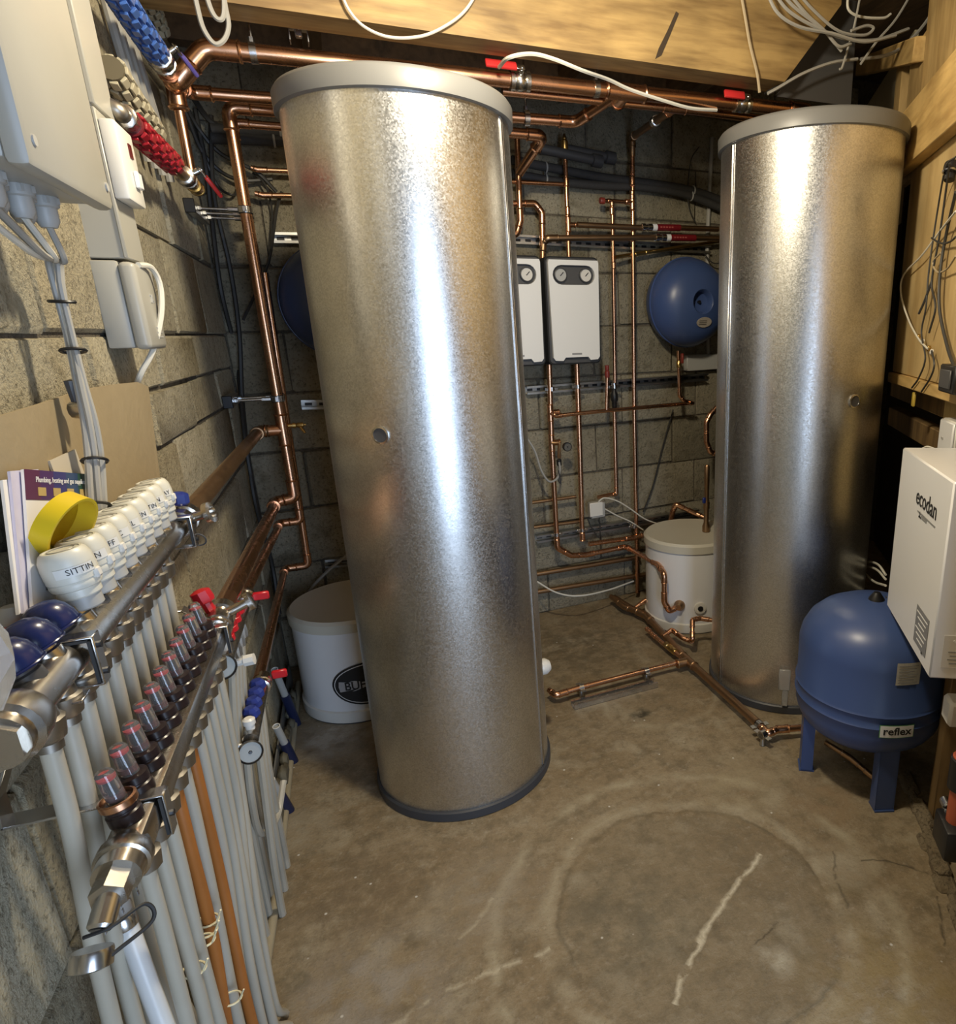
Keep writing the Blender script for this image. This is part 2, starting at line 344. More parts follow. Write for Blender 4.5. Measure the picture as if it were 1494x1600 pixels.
# ---- floor: worn concrete with the ring left by a former cylinder and a pale crack
def floor_mat():
    m = bpy.data.materials.new('worn_concrete'); m.use_nodes = True; nt = m.node_tree; L = nt.links.new; b = nt.nodes['Principled BSDF']
    ge = nt.nodes.new('ShaderNodeNewGeometry'); P = ge.outputs['Position']
    def noise(sc, det=5, ro=0.6, src=P):
        n = nt.nodes.new('ShaderNodeTexNoise'); n.inputs['Scale'].default_value = sc; n.inputs['Detail'].default_value = det; n.inputs['Roughness'].default_value = ro; L(src, n.inputs['Vector']); return n
    def ramp(f, a, c, lo=0.0, hi=1.0): r = nt.nodes.new('ShaderNodeMapRange'); r.inputs['From Min'].default_value = a; r.inputs['From Max'].default_value = c; r.inputs['To Min'].default_value = lo; r.inputs['To Max'].default_value = hi; L(f, r.inputs['Value']); return r.outputs[0]
    def mth(op, a, c=None):
        n = nt.nodes.new('ShaderNodeMath'); n.operation = op
        for i, v in enumerate((a, c)):
            if v is None: continue
            if isinstance(v, (int, float)): n.inputs[i].default_value = v
            else: L(v, n.inputs[i])
        return n.outputs[0]
    def mix(f, A, B):
        x = nt.nodes.new('ShaderNodeMix'); x.data_type = 'RGBA'; L(f, x.inputs['Factor'])
        for k, v in (('A', A), ('B', B)):
            if isinstance(v, tuple): x.inputs[k].default_value = (*v, 1)
            else: L(v, x.inputs[k])
        return x.outputs['Result']
    warp = noise(5, 4); wv = nt.nodes.new('ShaderNodeVectorMath'); wv.operation = 'MULTIPLY_ADD'; wv.inputs[1].default_value = (0.10, 0.10, 0); L(warp.outputs['Color'], wv.inputs[0]); L(P, wv.inputs[2])
    wv2 = nt.nodes.new('ShaderNodeVectorMath'); wv2.operation = 'SUBTRACT'; wv2.inputs[1].default_value = (0.05, 0.05, 0); L(wv.outputs[0], wv2.inputs[0]); W = wv2.outputs[0]
    def dist(c, src=W):
        d = nt.nodes.new('ShaderNodeVectorMath'); d.operation = 'DISTANCE'; d.inputs[1].default_value = (c[0], c[1], 0); L(src, d.inputs[0]); return d.outputs['Value']
    def band(f, c, wd): return ramp(mth('ABSOLUTE', mth('SUBTRACT', f, c)), 0, wd, 1, 0)
    def seg(a, c, wd):                                      # soft line from a to c
        a = V((a[0], a[1])); c = V((c[0], c[1])); d = (c - a); ln = d.length; d.normalize(); nrm = V((-d.y, d.x))
        dt = nt.nodes.new('ShaderNodeVectorMath'); dt.operation = 'DOT_PRODUCT'; dt.inputs[1].default_value = (nrm.x, nrm.y, 0); L(W, dt.inputs[0])
        tt = nt.nodes.new('ShaderNodeVectorMath'); tt.operation = 'DOT_PRODUCT'; tt.inputs[1].default_value = (d.x, d.y, 0); L(P, tt.inputs[0])
        across = band(dt.outputs['Value'], nrm.dot(a), wd); t0 = d.dot(a)
        along = mth('MULTIPLY', mth('GREATER_THAN', tt.outputs['Value'], t0), mth('LESS_THAN', tt.outputs['Value'], t0 + ln))
        return mth('MULTIPLY', across, along)
    n1 = noise(2.6, 6).outputs['Fac']; n2 = noise(11, 6, 0.7).outputs['Fac']; n3 = noise(55, 5, 0.7).outputs['Fac']; n4 = noise(6.5, 5).outputs['Fac']; n5 = noise(130, 4, 0.7).outputs['Fac']; n6 = noise(28, 6, 0.75).outputs['Fac']
    c = mix(ramp(n1, 0.36, 0.62), (0.225, 0.165, 0.092), (0.285, 0.225, 0.140))
    c = mix(mth('MULTIPLY', ramp(n2, 0.48, 0.66), 0.75), c, (0.135, 0.105, 0.062))
    c = mix(mth('MULTIPLY', ramp(n4, 0.53, 0.68), 0.65), c, (0.37, 0.32, 0.225))
    c = mix(mth('MULTIPLY', ramp(n3, 0.56, 0.72), 0.5), c, (0.40, 0.36, 0.29))
    c = mix(mth('MULTIPLY', ramp(n6, 0.50, 0.62), 0.5), c, (0.15, 0.115, 0.068))
    c = mix(mth('MULTIPLY', ramp(n6, 0.46, 0.34), 0.45), c, (0.36, 0.305, 0.215))
    RC = FLOOR_RING; d = dist(RC[0])
    c = mix(mth('MULTIPLY', ramp(d, RC[1] - 0.04, RC[1], 1, 0), 0.30), c, (0.155, 0.130, 0.085))
    brk = ramp(noise(9, 3).outputs['Fac'], 0.38, 0.58)
    c = mix(mth('MULTIPLY', mth('MULTIPLY', band(d, RC[1] + 0.03, 0.035), brk), 0.8), c, (0.38, 0.33, 0.23))
    c = mix(mth('MULTIPLY', mth('MULTIPLY', band(d, RC[1] + 0.16, 0.028), brk), 0.85), c, (0.39, 0.34, 0.235))
    c = mix(mth('MULTIPLY', mth('MULTIPLY', band(d, RC[1] - 0.005, 0.012), ramp(n4, 0.40, 0.6)), 0.6), c, (0.10, 0.082, 0.05))
    d2 = dist((1.05, 2.22)); c = mix(mth('MULTIPLY', mth('MULTIPLY', band(d2, 0.24, 0.026), brk), 0.7), c, (0.37, 0.32, 0.22))
    for (p, r, k, colr) in FLOOR_PATCHES: c = mix(mth('MULTIPLY', ramp(dist(p), r * 0.35, r, 1, 0), mth('MULTIPLY', ramp(noise(14, 4).outputs['Fac'], 0.36, 0.6), k)), c, colr)
    nl = noise(22, 4).outputs['Fac']
    for (a, e, wd, k, thr) in FLOOR_CRACKS:
        lo = thr; c = mix(mth('MULTIPLY', mth('MULTIPLY', seg(a, e, wd), ramp(nl, lo, lo + 0.10)), k), c, (0.56, 0.50, 0.37))
    for (a, e, wd, k, lo) in FLOOR_DARK: c = mix(mth('MULTIPLY', mth('MULTIPLY', seg(a, e, wd), ramp(nl, lo, lo + 0.10)), k), c, (0.05, 0.038, 0.022))
    sp = nt.nodes.new('ShaderNodeTexVoronoi'); sp.inputs['Scale'].default_value = 26; L(P, sp.inputs['Vector'])
    sel = nt.nodes.new('ShaderNodeSeparateColor'); L(sp.outputs['Color'], sel.inputs[0])
    c = mix(mth('MULTIPLY', ramp(sp.outputs['Distance'], 0.05, 0.12, 1, 0), mth('GREATER_THAN', sel.outputs[0], 0.93)), c, (0.62, 0.60, 0.55))
    c = mix(mth('MULTIPLY', ramp(n5, 0.54, 0.68), 0.35), c, (0.11, 0.085, 0.05))
    L(c, b.inputs['Base Color']); L(ramp(n2, 0.3, 0.7, 0.50, 0.85), b.inputs['Roughness'])
    bp = nt.nodes.new('ShaderNodeBump'); bp.inputs['Strength'].default_value = 0.4; bp.inputs['Distance'].default_value = 0.012
    hsum = mth('ADD', mth('ADD', mth('ADD', n2, mth('MULTIPLY', n6, 0.5)), mth('MULTIPLY', n3, 0.45)), mth('MULTIPLY', band(d, RC[1], 0.02), -0.35)); L(hsum, bp.inputs['Height']); L(bp.outputs[0], b.inputs['Normal'])
    return m
fl = lambda x, y: (atZ(x, y, 0).x, atZ(x, y, 0).y)
FLOOR_RING = (fl(1085, 1415), 0.0); rr = [(V(fl(*q)) - V(FLOOR_RING[0])).length for q in ((875, 1400), (1060, 1240), (1250, 1390))]
FLOOR_RING = (FLOOR_RING[0], sum(rr) / 3)
FLOOR_CRACKS = [(fl(1190, 1335), fl(1085, 1470), 0.011, 1.0, 0.30), (fl(1088, 1465), fl(1055, 1570), 0.010, 1.0, 0.33),
                (fl(860, 1482), fl(730, 1540), 0.012, 0.7, 0.42), (fl(740, 1535), fl(600, 1600), 0.010, 0.55, 0.45), (fl(775, 1405), fl(720, 1470), 0.008, 0.4, 0.4)]
FLOOR_DARK = [(fl(1345, 1345), fl(1450, 1362), 0.006, 0.8, 0.35), (fl(1300, 1330), fl(1330, 1420), 0.006, 0.6, 0.4), (fl(1180, 1480), fl(1215, 1440), 0.005, 0.7, 0.38), (fl(1465, 1400), fl(1480, 1480), 0.006, 0.7, 0.35)]
FLOOR_PATCHES = [(fl(1005, 1117), 0.06, 1.0, (0.05, 0.042, 0.025)), (fl(1210, 1500), 0.06, 0.9, (0.42, 0.38, 0.29)), (fl(450, 1540), 0.05, 0.9, (0.10, 0.085, 0.05)),
                 (fl(520, 1150), 0.16, 0.9, (0.46, 0.42, 0.35)), (fl(590, 1215), 0.10, 0.8, (0.10, 0.08, 0.05)), (fl(905, 1380), 0.05, 0.8, (0.36, 0.31, 0.22)),
                 (fl(1340, 1400), 0.14, 0.6, (0.16, 0.12, 0.06)), (fl(900, 1010), 0.35, 0.7, (0.12, 0.095, 0.055)), (fl(580, 1560), 0.25, 0.6, (0.34, 0.31, 0.27)),
                 (fl(980, 1430), 0.22, 0.7, (0.14, 0.12, 0.08)), (fl(1320, 1350), 0.10, 0.8, (0.36, 0.31, 0.22)), (fl(1290, 1250), 0.14, 0.7, (0.30, 0.21, 0.12)), (fl(560, 1400), 0.22, 0.7, (0.17, 0.125, 0.075)), (fl(760, 1400), 0.2, 0.6, (0.33, 0.285, 0.215)), (fl(470, 1300), 0.14, 0.7, (0.34, 0.30, 0.22)), (fl(1150, 1230), 0.2, 0.6, (0.36, 0.30, 0.19)), (fl(1400, 1560), 0.25, 0.6, (0.30, 0.22, 0.09))]
mb = MB(); mb.box((1.75, 1.2, -0.05), (4.6, 6.0, 0.1)); struct(mb.build('floor', floor_mat()), 'worn brown concrete floor with a ring stain and pale crack')
# ---- left wall of concrete blocks, each block its own piece
def block_mesh(w_, h_, d_, key, mi):
    k = (round(w_, 3), round(h_, 3), key, mi)
    if k in BLK: return BLK[k]
    rnd = random.Random(hash(k) & 0xffff); mbx = MB().box((0, 0, 0), (w_, d_, h_), bev=0.006)
    mbx.v = [p + V((rnd.uniform(-.003, .003), rnd.uniform(-.004, .004), rnd.uniform(-.003, .003))) for p in mbx.v]
    BLK[k] = mbx.mesh('block', M_block[mi], V((0, 0, 0))); return BLK[k]
BLK = {}
def blockwork(wall, origin, ux, nrm, a0, a1, courses, bl, proud, seed, m0=0):
    rnd = random.Random(seed); ang = math.atan2(ux.y, ux.x); wl = wloc(wall)
    for i, (z0, z1) in enumerate(zip(courses, courses[1:])):
        a = a0 - (0.5 * bl if i % 2 else 0.08) - rnd.uniform(0, .04)
        while a < a1:
            b0, b1 = max(a, a0), min(a + bl, a1); a += bl
            if b1 - b0 < 0.05: continue
            me = block_mesh(b1 - b0 - 0.008, z1 - z0 - 0.008, 0.06, rnd.randrange(3), m0 + rnd.randrange(3))
            o = bpy.data.objects.new('block', me); COL.objects.link(o); o.parent = wall
            o.location = origin + ux * ((b0 + b1) / 2) + nrm * (proud - 0.03 + rnd.uniform(-.005, .003)) + V((0, 0, (z0 + z1) / 2)) - wl
            o.rotation_euler = (rnd.uniform(-.008, .008), rnd.uniform(-.004, .004), ang + rnd.uniform(-.006, .006) + (pi if rnd.random() < .5 else 0))
wl = MB().box((XL - 0.09, 0.8, 1.4), (0.16, 5.2, 2.8)).build('wall_left', M_mortar); struct(wl, 'left wall of rough beige concrete blocks')
blockwork(wl, V((XL, 0, 0)), V((0, 1, 0)), V((1, 0, 0)), -0.3, 3.13, [0.0, 0.245, 0.495, 0.745, 0.995, 1.24, 1.37, 1.495, 1.745, 1.995, 2.245, 2.49, 2.74], 0.47, 0.0, 3)
c0 = bw(1.75, -0.08, 1.4); mb = MB().box(c0, (4.6, 0.14, 2.8), ax=(BD, BN, V((0, 0, 1)))); wb = mb.build('wall_back', M_mortar); struct(wb, 'back wall of grey beige concrete blocks')
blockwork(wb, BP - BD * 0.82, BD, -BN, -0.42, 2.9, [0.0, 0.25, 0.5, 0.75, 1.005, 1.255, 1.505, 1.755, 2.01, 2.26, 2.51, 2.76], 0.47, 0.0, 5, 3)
# wall behind the viewer with the doorway, far right wall, ceiling boards
mb = MB(); mb.box((-0.2, -1.60, 1.4), (0.6, 0.1, 2.8)); mb.box((1.9, -1.60, 1.4), (1.5, 0.1, 2.8)); mb.box((0.62, -1.60, 2.45), (1.06, 0.1, 0.7)); mb.box((2.6, -0.7, 1.4), (0.1, 1.8, 2.8)); mb.box((2.0, 0.2, 1.4), (1.2, 0.1, 2.8)); struct(mb.build('wall_front', M_render), 'rendered wall with the doorway behind the viewer')
P_pine1, P_pine2 = (0.62, 0.42, 0.16), (0.40, 0.25, 0.085)
M_beam = wood('beam_pine', (0.42, 0.28, 0.105), (0.20, 0.12, 0.042), (1, 0, 0))
M_pineR = wood('stud_pine', P_pine1, P_pine2, RD)
M_pineV = wood('upright_pine', (0.55, 0.38, 0.16), (0.36, 0.23, 0.085), (0, 0, 1))
M_pinedk = wood('old_joist', (0.16, 0.10, 0.05), (0.07, 0.045, 0.022), (0, 1, 0))
M_brownpost = wood('brown_post', (0.24, 0.15, 0.06), (0.12, 0.07, 0.03), (0, 0, 1))
cl = MB().box((1.75, 1.2, 2.84), (4.6, 6.0, 0.06)).build('ceiling', M_pinedk); struct(cl, 'dark boards above the joists')
# ================================================================== TIMBER OVERHEAD AND ON THE RIGHT
UZ = V((0, 0, 1))
ZB = 2.31
mb = MB(); mb.prism([(-0.40, 0), (1.575, 0), (1.80, 0.26), (1.80, 0.30), (-0.40, 0.30)], (0, 2.24, ZB), (1, 0, 0), UZ, (0, 0.11, 0))
tag(mb.build('ceiling_beam', M_beam), 'wide yellow pine beam crossing the ceiling above the front cylinder', 'beam')
mb = MB(); mb.prism([(0, 0), (0.34, 0), (0.34, 0.34), (0.17, 0.34)], (1.60, 2.32, ZB - 0.02), (1, 0, 0), UZ, (0, 0.006, 0)); tag(mb.build('joist_plate', M_dgrey), 'dark metal plate at the cut end of the pine beam', 'plate')
mb = MB(); mb.box((0.75, 3.06, 2.62), (2.4, 0.07, 0.30)); tag(mb.build('dark_joist', M_pinedk), 'dark old joist above the back wall behind the pine beam', 'joist')
for i, (x, lab) in enumerate([(0.05, 'dark old joist running back above the left copper pipes'), (1.02, 'dark old joist running back above the white pump covers'), (1.52, 'dark old joist running back above the rear cylinder')]):
    mb = MB(); mb.box((x, 2.70, 2.55), (0.06, 0.62, 0.24)); tag(mb.build('dark_joist', M_pinedk), lab, 'joist', 'dark joists in the roof void')
RZ = lambda s0, s1, o0, o1, z0, z1, bev=0.003, mbx=None: (mbx or MB()).box(rw((s0 + s1) / 2, (o0 + o1) / 2, (z0 + z1) / 2), (s1 - s0, o1 - o0, z1 - z0), bev=bev, ax=(RD, -RN, UZ))
tag(RZ(-0.9, 1.06, 0.0, 0.045, 2.01, 2.21).build('header_board', M_pineR), 'pale knotty timber board fixed across the top of the right panel', 'board')
M_ply = wood('plywood', (0.56, 0.41, 0.19), (0.43, 0.29, 0.12), (0, 0, 1), 0.5)
mb = RZ(-0.9, 0.93, -0.025, -0.003, 1.302, 2.20); tag(mb.build('plywood_panel', M_ply), 'plywood panel with loose wires on the right wall', 'panel')
tag(RZ(-0.9, 0.93, -0.06, 0.012, 1.262, 1.30).build('panel_batten', M_pineR), 'timber batten along the bottom edge of the plywood panel', 'batten')
up = [(0.30, 0.535, -0.03, 0.0, 2.212, 2.70, 'broad upright board above the header board, at the picture edge'), (0.55, 0.92, -0.035, -0.005, 2.212, 2.62, 'broad upright board above the header board, middle of the three'), (0.935, 1.14, -0.04, -0.01, 2.0, 2.46, 'short upright board just behind the top of the rear cylinder'), (1.27, 1.37, -0.05, -0.01, 1.9, 2.50, 'narrow upright stud behind the top of the rear cylinder')]
for s0, s1, o0, o1, z0, z1, lab in up: tag(RZ(s0, s1, o0, o1, z0, z1).build('upright_board', M_pineV), lab, 'board', 'upright boards of the stud wall')
a_, b_ = rw(0.93, 0.0, 2.40), rw(2.15, 0.0, 2.74); d_ = (b_ - a_); L_ = d_.length; d_.normalize(); tag(MB().box((a_ + b_) / 2, (L_, 0.06, 0.075), ax=(d_, -RN, d_.cross(-RN)), bev=0.004).build('wall_plate', M_pineR), 'sloping timber plate in the shadows above the rear cylinder', 'beam')
tag(RZ(1.39, 2.4, -0.09, -0.07, 1.9, 2.62).build('backing_board', mat('pale_board', (0.42, 0.38, 0.26), 0.6, col2=(0.36, 0.32, 0.21), scale=5)), 'pale board in the shadows behind the rear cylinder lid', 'board')
M_osb = mat('strand_board', (0.60, 0.45, 0.20), 0.65, col2=(0.36, 0.24, 0.08), scale=30, stretch=(3, 3, 0.5), bump=0.3, bscale=40)
tag(RZ(0.30, 0.50, -0.10, -0.08, 0.70, 1.262).build('strand_board_strip', M_osb), 'yellow strand board strip above the white control box', 'board')
tag(RZ(-0.9, -0.06, -0.10, -0.08, 0.58, 1.262).build('strand_board_strip', M_osb), 'yellow strand board behind the near half of the white control box', 'board')
for z0, z1, lab in ((1.17, 1.25, 'upper dark noggin between the plywood panel and the rear cylinder'), (1.04, 1.12, 'lower dark noggin between the plywood panel and the rear cylinder')):
    tag(RZ(0.50, 1.3, -0.14, -0.09, z0, z1).build('timber_noggin', M_brownpost), lab, 'timber', 'noggins of the stud wall')
tag(RZ(-0.060, -0.005, -0.36, -0.018, 0.0, 1.26).build('brown_post', M_brownpost), 'brown timber post below the white control box', 'post')
mb = RZ(-1.05, 3.4, -0.50, -0.42, 0, 2.87, 0); struct(mb.build('wall_right', mat('void_shade', (0.05, 0.04, 0.028), 0.85, col2=(0.03, 0.024, 0.016), scale=6)), 'dark sheet standing in for the shaded void behind the stud wall')  # added back sheet, the shade of the open void put into its dark colour
mb = RZ(-1.0, -0.92, -0.42, 0.03, 0, 2.8, 0); struct(mb.build('trim_1', M_ply), 'end post of the stud wall beside the viewer')
mb = MB()
for k in range(14):
    s = -0.55 + k * 0.05; RZ(s, s + 0.07, 0.0 - random.uniform(0, .02), 0.04 + random.uniform(-.015, .015), -0.02, 0.010 + random.uniform(0, .02), 0.01, mb)
struct(mb.build('trim_2', masonry('brown_mortar', (0.24, 0.18, 0.10), (0.14, 0.10, 0.055), (0.31, 0.25, 0.16), 5.0)), 'rough mortar fillet at the foot of the stud wall')
# ================================================================== CYLINDERS
def galv():
    m = bpy.data.materials.new('galvanised_jacket'); m.use_nodes = True; nt = m.node_tree; L = nt.links.new; b = nt.nodes['Principled BSDF']
    b.inputs['Metallic'].default_value = 1.0
    tc = nt.nodes.new('ShaderNodeTexCoord')
    vo = nt.nodes.new('ShaderNodeTexVoronoi'); vo.inputs['Scale'].default_value = 270; L(tc.outputs['Object'], vo.inputs['Vector'])
    se = nt.nodes.new('ShaderNodeSeparateColor'); L(vo.outputs['Color'], se.inputs[0])
    n = nt.nodes.new('ShaderNodeTexNoise'); n.inputs['Scale'].default_value = 340; n.inputs['Detail'].default_value = 3; L(tc.outputs['Object'], n.inputs['Vector'])
    n2 = nt.nodes.new('ShaderNodeTexNoise'); n2.inputs['Scale'].default_value = 2.2; n2.inputs['Detail'].default_value = 3; L(tc.outputs['Object'], n2.inputs['Vector'])
    mx = nt.nodes.new('ShaderNodeMix'); mx.data_type = 'RGBA'; mx.inputs['A'].default_value = (0.55, 0.55, 0.535, 1); mx.inputs['B'].default_value = (0.73, 0.73, 0.715, 1); L(se.outputs[0], mx.inputs['Factor']); L(mx.outputs['Result'], b.inputs['Base Color'])
    r = nt.nodes.new('ShaderNodeMapRange'); r.inputs['To Min'].default_value = 0.28; r.inputs['To Max'].default_value = 0.42; L(se.outputs[1], r.inputs['Value']); L(r.outputs[0], b.inputs['Roughness'])
    a1 = nt.nodes.new('ShaderNodeMath'); a1.operation = 'MULTIPLY_ADD'; a1.inputs[1].default_value = 0.036; L(n.outputs['Fac'], a1.inputs[0])
    a2 = nt.nodes.new('ShaderNodeMath'); a2.operation = 'MULTIPLY'; a2.inputs[1].default_value = 2.0; L(n2.outputs['Fac'], a2.inputs[0]); L(a2.outputs[0], a1.inputs[2])
    bp = nt.nodes.new('ShaderNodeBump'); bp.inputs['Strength'].default_value = 0.14; bp.inputs['Distance'].default_value = 0.01; L(a1.outputs[0], bp.inputs['Height']); L(bp.outputs[0], b.inputs['Normal'])
    return m
M_galv = galv()
M_lid = mat('grey_lid', (0.15, 0.15, 0.145), 0.42)
M_plinth = mat('slate_plinth', (0.045, 0.048, 0.055), 0.45)
CA, RA, ZA = V((0.229, 2.093, 0)), 0.2925, 2.07
CB, RB, ZBt = V((1.626, 2.140, 0)), 0.3121, 2.12
def az(c, x, y, r):
    """point on a vertical cylinder (centre c, radius r) met by the sight line through a photo point: returns angle and height"""
    d = ray(x, y); dx, dy = d.x, d.y; ox, oy = -c.x, -c.y
    A = dx * dx + dy * dy; Bq = 2 * (ox * dx + oy * dy); Cq = ox * ox + oy * oy - r * r; D = max(Bq * Bq - 4 * A * Cq, 0)
    t = (-Bq - math.sqrt(D)) / (2 * A); p = CAM + d * t
    return math.atan2(p.y - c.y, p.x - c.x), p.z
def cylinder(c, r, zt, label, seam_deg, portpx, name='hot_water_cylinder'):
    t = thing(name, c, label, 'cylinder')
    prof = [(r - 0.004, 0.0), (r, 0.03), (r, zt - 0.03), (r - 0.01, zt - 0.02)]
    MB().lathe(prof, c, n=96).build('jacket', M_galv, t, org=c)
    MB().lathe([(r + 0.004, 0), (r + 0.009, 0.003), (r + 0.009, 0.030), (r + 0.004, 0.034)], c, n=96).build('plinth_ring', M_plinth, t)
    MB().lathe([(r + 0.003, zt - 0.045), (r + 0.012, zt - 0.043), (r + 0.013, zt - 0.004), (r + 0.006, zt + 0.006), (r - 0.03, zt + 0.010), (0, zt + 0.012)], c, n=96).build('lid', M_lid, t, angle=60)
    a = seam_deg; mb = MB()
    for da, wd, pr in ((0, 0.007, 0.0035), (0.045, 0.004, 0.002)):
        e = V((cos(a + da), sin(a + da), 0)); tn = V((-sin(a + da), cos(a + da), 0))
        mb.box(c + e * (r + pr * 0.2) + UZ * (zt * 0.5 - 0.005), (pr * 2, wd, zt - 0.085), ax=(e, tn, UZ), bev=0.001)
    mb.build('seam', M_chrome, t)
    a, z = az(c, *portpx, r); e = V((cos(a), sin(a), 0)); p = c + e * r + UZ * z
    q = MB().lathe([(0.024, -0.004), (0.024, 0.004), (0.019, 0.005), (0.018, 0.0)], p, e, 24).build('sensor_port', M_chrome, t)
    MB().lathe([(0.0185, -0.002), (0.0185, 0.003), (0, 0.002)], p, e, 20).build('plug', M_dgrey, q)
    return t
aA = az(CA, 806, 560, RA)[0]; aB = az(CB, 1137, 560, RB)[0]
cyA = cylinder(CA, RA, ZA, 'tall galvanised cylinder standing in front, nearest the middle of the room', aA, (595, 680))
cyB = cylinder(CB, RB, ZBt, 'tall galvanised cylinder standing further back at the right by the timber wall', aB, (1335, 627))
p = CA + V((RA + 0.01, -0.03, 0.33)); p = V((0.229 + 0.30, 2.12, 0.30)); MB().lathe([(0.022, -0.02), (0.030, 0.0), (0.030, 0.02), (0.020, 0.035), (0, 0.037)], p, (1, 0.1, 0), 20).build('drain_cap', M_white, cyA)
# ---- white buffer vessels
def buffer(c, r, zt, label):
    t = thing('buffer_vessel', c, label, 'vessel', 'white buffer vessels')
    MB().lathe([(r - 0.003, 0.008), (r - 0.003, zt - 0.045)], c, n=64).build('shell', M_whitepaint, t)
    MB().lathe([(r + 0.003, 0.006), (r + 0.005, 0.012), (r + 0.004, 0.05), (r - 0.004, 0.056)], c, n=64).build('base_band', M_white, t)
    MB().lathe([(r, 0.0), (r, 0.008), (r - .01, 0.010)], c, n=48).build('foot_ring', M_plinth, t)
    MB().lathe([(r, zt - 0.05), (r + 0.005, zt - 0.048), (r + 0.006, zt - 0.012), (r - 0.006, zt), (r - 0.02, zt - 0.003), (0, zt - 0.002)], c, n=64).build('lid', mat('cream_lid', (0.62, 0.59, 0.49), 0.5, col2=(0.57, 0.54, 0.45), scale=8), t, angle=45)
    return t
C1, R1, Z1 = V((-0.085, 2.765, 0)), 0.242, 0.44
b1 = buffer(C1, R1, Z1, 'white buffer vessel with an oval black badge, half behind the front cylinder')
a1, z1 = az(C1, 578, 1066, R1)
def curved_patch(c, r, a0, z0, outline, mt, parent, name, lift=0.0015):
    """flat print wrapped on a vertical cylinder: outline in metres (to the viewer's right, up)"""
    vs = [V((c.x + (r + lift) * cos(a0 + u / r), c.y + (r + lift) * sin(a0 + u / r), z0 + v)) for u, v in outline]
    ctr = V((c.x + (r + lift) * cos(a0), c.y + (r + lift) * sin(a0), z0)); n = len(vs)
    rows = 8; mb = MB(); allv = []; fs = []
    for k in range(rows):
        f = 1 - k / rows
        allv += [V((c.x + (r + lift) * cos(a0 + u * f / r), c.y + (r + lift) * sin(a0 + u * f / r), z0 + v * f)) for u, v in outline]
    allv.append(ctr)
    for k in range(rows - 1): fs += [(k * n + i, k * n + (i + 1) % n, (k + 1) * n + (i + 1) % n, (k + 1) * n + i) for i in range(n)]
    fs += [((rows - 1) * n + i, (rows - 1) * n + (i + 1) % n, rows * n) for i in range(n)]
    mb.add(allv, fs); return mb.build(name, mt, parent)
def curved_text(body, size, c, r, a0, z0, mt, parent, lift=0.003, sx=1.0, name='lettering'):
    cu = bpy.data.curves.new('t', 'FONT'); cu.body = body; cu.size = size; cu.align_x = 'CENTER'; cu.align_y = 'CENTER'; cu.resolution_u = 3; cu.extrude = 0.0003; cu.offset = size * 0.018
    to = bpy.data.objects.new('t', cu); COL.objects.link(to); dg = bpy.context.evaluated_depsgraph_get(); me0 = bpy.data.meshes.new_from_object(to.evaluated_get(dg))
    vs = [v.co.copy() for v in me0.vertices]; fs = [tuple(q.vertices) for q in me0.polygons]; bpy.data.objects.remove(to); bpy.data.curves.remove(cu); bpy.data.meshes.remove(me0)
    mb = MB(); mb.add([V((c.x + (r + lift + p.z) * cos(a0 + p.x * sx / r), c.y + (r + lift + p.z) * sin(a0 + p.x * sx / r), z0 + p.y)) for p in vs], fs); return mb.build(name, mt, parent, angle=20)
ell = lambda a, b, n=40: [(a * cos(2 * pi * i / n), b * sin(2 * pi * i / n)) for i in range(n)]
bd = curved_patch(C1, R1, a1, z1, ell(0.140, 0.092), M_ink, b1, 'badge', 0.0015)
curved_patch(C1, R1, a1, z1, ell(0.132, 0.084), M_lightink, bd, 'badge_rim', 0.0020); curved_patch(C1, R1, a1, z1, ell(0.129, 0.081), M_ink, bd, 'badge_field', 0.0026)
hb = [(-0.112, -0.022), (-0.06, -0.022), (0, -0.022), (0.06, -0.022), (0.112, -0.022), (0.115, 0), (0.112, 0.022), (0.06, 0.022), (0, 0.022), (-0.06, 0.022), (-0.112, 0.022), (-0.115, 0)]
curved_patch(C1, R1, a1, z1 - 0.002, hb, mat('silver_print', (0.5, 0.5, 0.52), 0.35, 0.3), bd, 'badge_stripe', 0.0032)
curved_text('BUFFER', 0.049, C1, R1, a1 - 0.02 / R1, z1 - 0.002, M_ink, bd, 0.0044, sx=0.90)
curved_patch(C1, R1, a1 + 0.0, z1 + 0.048, [(-0.012, -0.014), (0.012, -0.014), (0.012, 0.014), (-0.012, 0.014)], mat('grey_print', (0.25, 0.25, 0.25), 0.4), bd, 'emblem', 0.0038)
C2, R2, Z2 = V((1.555, 2.875, 0)), 0.235, 0.475
b2 = buffer(C2, R2, Z2, 'white buffer vessel with copper pipes, half behind the rear cylinder')
